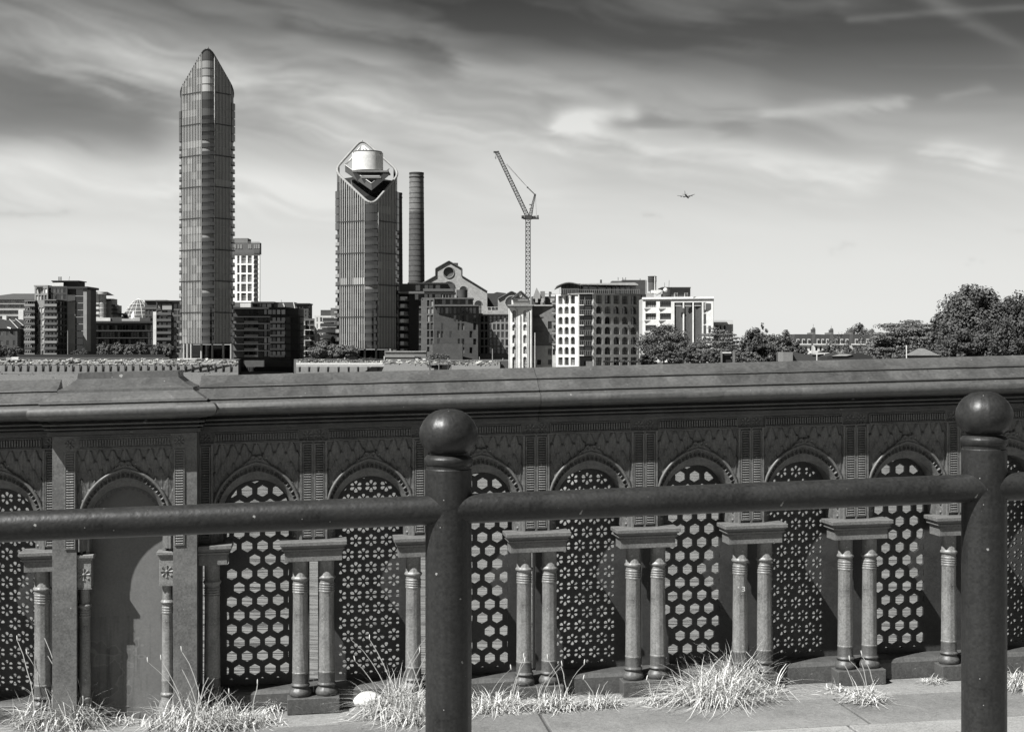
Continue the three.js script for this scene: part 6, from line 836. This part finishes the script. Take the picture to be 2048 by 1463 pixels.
function tree(name, label, px, pyTop, wpx, d, o = {}) {
  const R = rng(treeSeed++), t = thing(name, label, o.cat || 'tree', V((px - CX) / F * d, GY, -d), o.group), H = at(0, pyTop, d).y - GY, w = wpx * PXM(d) / 2, low = o.low ?? .18, cy = H * (1 + low) / 2, ry = H * (1 - low) / 2, m = leafMats[o.tone ?? 1];
  const tr = []; const segs = 5; let p = V(0, 0, 0); const rad = Math.max(.12, H * .022) * (o.trunk ?? 1); for (let i = 0; i < segs; i++) { const q = V((R() - .5) * .06 * H * i / segs, H * .62 * (i + 1) / segs, (R() - .5) * .05 * H * i / segs); const v = q.clone().sub(p), L = v.length(), g = new THREE.CylinderGeometry(rad * (1 - (i + 1) / segs * .7), rad * (1 - i / segs * .7), L, 8); g.applyQuaternion(new THREE.Quaternion().setFromUnitVectors(V(0, 1, 0), v.normalize())); tr.push(g.translate((p.x + q.x) / 2, (p.y + q.y) / 2, (p.z + q.z) / 2)); p = q; }
  for (let i = 0; i < 7; i++) { const a = i * 2.4 + R(), y = H * (.2 + .05 * i); tr.push(bar(V(0, y, 0), V(Math.cos(a) * w * .7, y + ry * (.4 + .4 * R()), Math.sin(a) * w * .7), rad * .28, 5)); }
  const tm = add(t, 'trunk', mg(tr), o.bark || M.trunk, 2);
  const n = o.clumps || Math.round(clamp(w * ry * 1.1, 18, 150)), per = o.per || Math.round(clamp(w * ry * 700 / n / (o.leaf ? o.leaf / .34 : 1), 26, 95));
  const c = new THREE.Mesh(crownGeo(R, w, ry, Math.min(w, ry * 1.3), n, per, o.leaf || .34, o), m); c.name = 'crown'; c.position.y = cy; t.add(c); return t;
}
// left: clipped shrubs along the river walk, dark mass at the edge, trees by the second tower
[[208, 685, 27, 'first round shrub from the stair tower on the river walk'], [233, 684.6, 26, 'second round shrub from the stair tower'], [259, 686, 27, 'third round shrub from the stair tower, below the dome'], [283, 682, 30, 'fourth round shrub from the stair tower, the tallest of the row'], [312, 687, 26, 'fifth round shrub from the stair tower, under the white pier'], [337, 688, 25, 'last round shrub of the row beside the tallest tower']].forEach(([px, y, w, l], i) => tree('round_shrub', l, px, y, w, 618 + (i % 2) * 6, { cat: 'shrub', group: 'shrubs on the river walk', low: .06, leaf: .26, tone: 2, clumps: 60, per: 60 }));
[[2, 688, 40, 'dark hedge tree at the left edge of the river walk'], [30, 690, 36, 'dark hedge tree left of the balconied block'], [152, 700, 22, 'small dark bush at the foot of the stair tower'], [168, 698, 18, 'small dark bush right of the stair tower foot']].forEach(([px, y, w, l]) => tree('hedge_tree', l, px, y, w, 622, { cat: 'tree', low: -.04, tone: 0, leaf: .34, clumps: 40, per: 46, group: 'dark hedge trees on the river walk' }));
tree('riverside_tree', 'spreading tree left of the shorter glass tower', 648, 683, 62, 588, { tone: 2, low: -.02, leaf: .36, clumps: 80 }); tree('riverside_tree', 'spreading tree at the foot of the shorter glass tower', 692, 690, 56, 584, { tone: 2, low: -.02, leaf: .36, clumps: 80 }); tree('riverside_tree', 'dark slender tree on the white terraced block', 664, 672, 26, 640, { tone: 0, low: .1 });
[[560, 716, 40, 'low reedy bush on the creek ledge'], [735, 716, 30, 'low bush under the shorter tower'], [757, 718, 22, 'small bush by the quay shed'], [782, 727, 26, 'bush on the foreshore below the shed'], [869, 706, 26, 'grey-green bush behind the mooring gantry'], [888, 706, 26, 'grey-green bush right of the mooring gantry'], [1215, 722, 26, 'low shrub at the foot of the arched warehouse'], [1243, 720, 34, 'wider shrub at the foot of the arched warehouse'], [1272, 722, 28, 'shrub between arched warehouse and chestnut']].forEach(([px, y, w, l], i) => tree('low_bush', l, px, y, w, i < 1 ? 620 : i < 6 ? 566 : 462, { cat: 'bush', low: .0, tone: 2, leaf: .26, clumps: 26, per: 40, trunk: .6 }));
[[1302, 'hedge bush under the left of the dense round tree'], [1338, 'hedge bush under the middle of the dense round tree'], [1366, 'hedge bush between dense round tree and its lower neighbour'], [1398, 'hedge bush under the lower tree by the layered tree'], [1428, 'hedge bush left of the gate frame'], [1484, 'hedge bush right of the gate frame'], [1540, 'hedge bush under the paler tree'], [1716, 'hedge bush behind the long low shed'], [1760, 'hedge bush at the left foot of the cedar'], [1800, 'hedge bush behind the pale pole'], [1890, 'hedge bush right of the pyramid-roofed hut']].forEach(([px, l], i) => tree('hedge_bush', l, px, 706 - (i % 3) * 3, 48, px < 1600 ? 400 : 305, { cat: 'bush', low: -.05, tone: i % 2, leaf: .28, clumps: 40, per: 60, trunk: .5 }));
// right: the tree belt
tree('chestnut_tree', 'dense round tree in front of the concrete-framed building', 1328, 650, 100, 432, { tone: 1, low: -.02, leaf: 0.29, clumps: 110, per: 108 });
tree('chestnut_tree', 'lower tree right of the dense round tree', 1384, 680, 76, 426, { tone: 1, low: -.03, leaf: 0.27, clumps: 80, per: 101 });
tree('layered_tree', 'leaning tree with feathery layered boughs before the office wing', 1436, 655, 84, 416, { tone: 2, low: -.02, leaf: 0.24, layered: 5, clumps: 90, per: 95 });
tree('layered_tree', 'small layered tree below the office wing', 1468, 690, 60, 408, { tone: 1, low: -.03, leaf: 0.24, layered: 4, clumps: 50, per: 87 });
tree('mixed_tree', 'dark tree with a ragged sparse top behind the gate', 1512, 656, 62, 402, { tone: 0, low: -.02, leaf: 0.29, clumps: 80, per: 89 });
tree('mixed_tree', 'thin-topped sapling above the dark ragged tree', 1524, 646, 26, 404, { tone: 0, low: .4, leaf: 0.27, clumps: 14, per: 26 });
tree('mixed_tree', 'pale willow-like tree under the dark ragged tree', 1504, 702, 40, 380, { tone: 2, low: -.04, leaf: 0.24, clumps: 36, per: 72 });
tree('mixed_tree', 'paler tree left of the terraced houses', 1562, 660, 66, 392, { tone: 2, low: -.02, leaf: 0.27, clumps: 70, per: 89 });
tree('mixed_tree', 'dark low tree at the left end of the terraced houses', 1592, 684, 40, 384, { tone: 0, low: -.03, leaf: 0.27, clumps: 40, per: 81 });
tree('mixed_tree', 'dark bush in front of the white terraced fronts', 1654, 690, 44, 372, { tone: 0, low: -.03, leaf: 0.26, clumps: 40, per: 81 });
tree('birch_tree', 'bare pale-trunked birch in front of the terrace', 1676, 668, 46, 352, { tone: 2, low: .25, leaf: 0.18, clumps: 20, per: 31, bark: M.pale, trunk: .8 });
tree('birch_tree', 'second sparse birch left of the cedar', 1742, 660, 50, 350, { tone: 2, low: .2, leaf: 0.19, clumps: 24, per: 37, bark: M.pale, trunk: .8 });
tree('mixed_tree', 'dark tree rising behind the terraced roofs', 1722, 645, 66, 436, { tone: 0, low: .1, leaf: 0.32, clumps: 60, per: 81 });
tree('mixed_tree', 'low dark tree between the two birches', 1708, 692, 50, 360, { tone: 0, low: -.03, leaf: 0.26, clumps: 44, per: 81 });
tree('cedar_tree', 'broad cedar with layered boughs right of the terrace', 1812, 634, 138, 330, { tone: 2, low: -.03, leaf: 0.24, layered: 6, clumps: 150, per: 130 });
tree('cedar_tree', 'lower cedar bough mass at the left of the broad cedar', 1772, 660, 70, 326, { tone: 2, low: -.03, leaf: 0.24, layered: 5, clumps: 80, per: 101 });
tree('plane_tree', 'great dark plane tree, tallest on the right bank', 1946, 570, 140, 300, { tone: 1, low: .06, leaf: 0.29, clumps: 190, per: 137 });
tree('plane_tree', 'dark plane tree cut by the right edge', 2040, 588, 140, 296, { tone: 0, low: -.02, leaf: 0.29, clumps: 170, per: 130 });
tree('plane_tree', 'lower dark tree between cedar and great plane', 1892, 616, 70, 306, { tone: 1, low: -.03, leaf: 0.27, clumps: 90, per: 116 });
tree('plane_tree', 'dark understorey tree below the great plane', 1920, 655, 90, 290, { tone: 0, low: -.04, leaf: 0.26, clumps: 80, per: 110 });
tree('plane_tree', 'dark understorey tree below the edge plane', 1998, 640, 110, 288, { tone: 0, low: -.04, leaf: 0.26, clumps: 90, per: 116 });

// ================================================================ dry grass tufts, stones and weeds along the foot of the parapet
const grassM = [mat(.55, .8), mat(.42, .8), mat(.26, .85)];
function onPavement(px, py) {   // where the line of sight through a picture point meets the pavement, in bridge coordinates
  const k = (px - CX) / F, v = (py - HOR) / F; let d = 6; for (let i = 0; i < 20; i++) { const X = k * d, g = .0235 * (X + 0); d = (EYE - g) / v; } return V(k * d, .0235 * k * d, -d);
}
function blade(R, out, x, z, h, lean, dir, w, stem) {
  const n = 6, pts = [], kink = !stem && R() < .4 ? .35 + .4 * R() : 2; for (let i = 0; i <= n; i++) { const f = i / n, b = lean * f * f; const fold = f > kink ? (f - kink) * 1.7 : 0; pts.push([x + Math.cos(dir) * (b + fold * .45) * h + (R() - .5) * .005, Math.max(.002, h * (f - .55 * lean * f * f * Math.min(1, lean) - fold)), z + Math.sin(dir) * (b + fold * .45) * h]); }
  const px = stem ? w : -Math.sin(dir) * w, pz = stem ? 0 : Math.cos(dir) * w; for (let i = 0; i < n; i++) { const a = pts[i], b = pts[i + 1], k0 = stem ? 1 : 1 - (i / n) ** 1.5, k1 = stem ? 1 : 1 - ((i + 1) / n) ** 1.5; const A = [a[0] - px * k0, a[1], a[2] - pz * k0], B = [a[0] + px * k0, a[1], a[2] + pz * k0], C = [b[0] + px * k1, b[1], b[2] + pz * k1], D = [b[0] - px * k1, b[1], b[2] - pz * k1]; out.push(...A, ...B, ...C, ...A, ...C, ...D); }
  return pts[n];
}
function tuft(label, px, py, o) {
  const R = rng(o.seed), p = onPavement(px, py), t = thing('grass_tuft', label, 'grass', p, 'dry grass tufts along the parapet'); p.y -= .004;
  const sets = [[], [], []]; const heads = [];
  for (let i = 0; i < o.n * 1.5; i++) { const a = R() * 6.2832, r = Math.sqrt(R()) * o.r * (.7 + .8 * vnoise(i * .37, o.seed)), x = Math.cos(a) * r * (o.sx || 1), z = Math.sin(a) * r * .55, h = o.h * 1.5 * (.3 + .8 * R()) * (1 - .35 * r / o.r), lean = (.25 + R() * 1.15) * (o.lean || 1), dir = R() < .38 ? Math.atan2(z, x) + (R() - .5) * 1.2 : R() * 6.28; blade(R, sets[R() < .5 ? 0 : R() < .6 ? 1 : 2], x, z, h, lean, dir, .0014 + R() * .0016); }
  for (let i = 0; i < (o.stems || 0); i++) { const x = (R() - .5) * o.r * 1.4, z = (R() - .5) * o.r * .4, e = blade(R, sets[1], x, z, o.h * (1.5 + .8 * R()), .15 + .35 * R(), R() < .5 ? .3 : 2.9, .0016, true); if (i % 2 === 0) heads.push(e); }
  for (let i = 0; i < (o.litter || 0) * .7; i++) { const x = (R() - .5) * o.r * 4, z = (R() - .2) * o.r * 1.1, a = R() * 6.28, l = .015 + R() * .045, y = .002 + R() * .006, w = .0012; const c = Math.cos(a) * l, s = Math.sin(a) * l; sets[1].push(x, y, z, x + c, y + R() * .01, z + s, x + c * .5, y + .0025, z + s * .5 - w); }
  const names = ['pale_blades', 'straw_blades', 'dull_blades']; sets.forEach((q, i) => { if (!q.length) return; const g = new THREE.BufferGeometry(); g.setAttribute('position', new THREE.Float32BufferAttribute(q, 3)); g.computeVertexNormals(); const m = new THREE.Mesh(g, grassM[i]); m.name = names[i]; m.userData.kind = 'stuff'; t.add(m); });
  for (const e of heads) add(t, 'seed_head', new THREE.SphereGeometry(1, 6, 6).scale(.0026, .012, .0026).rotateZ((R() - .5) * .5).translate(e[0], e[1] + .008, e[2]), grassM[0]);
}
[
  ['big unkempt grass tuft in front of the pier', 118, 1452, { n: 420, r: .15, h: .17, stems: 5, litter: 40 }], ['low grass spilling across the foot of the niche', 215, 1446, { n: 90, r: .12, h: .06, lean: 1.6, litter: 50 }],
  ['broad grass tuft right of the pier', 395, 1454, { n: 420, r: .16, h: .14, stems: 6, litter: 40 }], ['grass fringe below the first hexagon screen', 486, 1448, { n: 190, r: .12, h: .08, stems: 4, litter: 30 }],
  ['bent tuft beside the first plinth block', 544, 1422, { n: 46, r: .035, h: .09, lean: 1.4 }], ['tall thick grass tuft left of the near bollard', 796, 1432, { n: 420, r: .12, h: .17, stems: 5, litter: 40 }], ['second clump hard against the near bollard', 838, 1446, { n: 260, r: .09, h: .13, stems: 3, litter: 30 }],
  ['grass tuft right of the near bollard', 985, 1420, { n: 260, r: .13, h: .10, stems: 5, litter: 40 }], ['flattened grass below the third column pair', 1048, 1408, { n: 180, r: .12, h: .06, lean: 1.6, litter: 40 }], ['upright tuft right of the third column pair', 1106, 1418, { n: 230, r: .09, h: .10, stems: 5, litter: 30 }],
  ['small spiky tuft below the flower screen', 1204, 1412, { n: 150, r: .07, h: .07, stems: 2, litter: 30 }], ['thin trailing tuft at the fourth plinth block', 1316, 1406, { n: 90, r: .07, h: .06, lean: 1.4, stems: 2, litter: 50 }],
  ['largest bright grass clump, spilling forward by the fifth columns', 1436, 1402, { n: 760, r: .17, h: .17, lean: 1.2, litter: 60 }], ['tall back of the largest grass clump', 1470, 1382, { n: 360, r: .10, h: .19, lean: .9 }], ['drooping long stalks right of the largest clump', 1545, 1388, { n: 26, r: .05, h: .17, lean: 1.5, litter: 20 }],
  ['tuft with one tall seed stalk near the sixth columns', 1732, 1404, { n: 120, r: .06, h: .09, lean: 1.2, stems: 4, litter: 30 }], ['strands lying along the joint left of the sixth columns', 1690, 1384, { n: 40, r: .1, h: .07, lean: 2, litter: 40 }], ['small leafy weed under the last hexagon screen', 1866, 1366, { n: 70, r: .04, h: .04, litter: 20 }],
  ['grass tuft at the right edge behind the far bollard', 2036, 1376, { n: 190, r: .08, h: .11, litter: 20 }],
].forEach(([l, px, py, o], i) => tuft(l, px, py, { seed: 900 + i * 13, ...o }));
{ // stones lying at the kerb of the parapet
  const R = rng(8); [[737, 1414, .048, 'large white stone in front of the second flower screen'], [1358, 1400, .017, 'small white stone beside the largest grass clump'], [775, 1430, .02, 'small pale stone by the tall grass'], [352, 1440, .03, 'pale lump of mortar at the niche column foot']].forEach(([px, py, r, l]) => {
    const p = onPavement(px, py), t = thing('stone', l, 'stone', p), g = new THREE.IcosahedronGeometry(r, 3), q = g.attributes.position; for (let i = 0; i < q.count; i++) { const v = V(q.getX(i), q.getY(i), q.getZ(i)), k = 1 + .35 * (fbm(v.x * 60 + v.z * 31 + 9, v.y * 60 + v.z * 47, 3) - .5); q.setXYZ(i, v.x * k * 1.25, v.y * k * .8, v.z * k); } g.computeVertexNormals(); add(t, 'stone_body', g.translate(0, r * .55, 0), mat(.5, .9, 'stone'), .3);
  });
}

// ---------------------------------------------------------------- render
scene.traverse(o => { if (o.isMesh) { o.castShadow = true; o.receiveShadow = true; } });
const renderer = new THREE.WebGLRenderer({ antialias: true });
renderer.setSize(1024, 731);
renderer.toneMapping = THREE.LinearToneMapping;
renderer.toneMappingExposure = EXPOSURE;
renderer.shadowMap.enabled = true;
renderer.render(scene, camera);
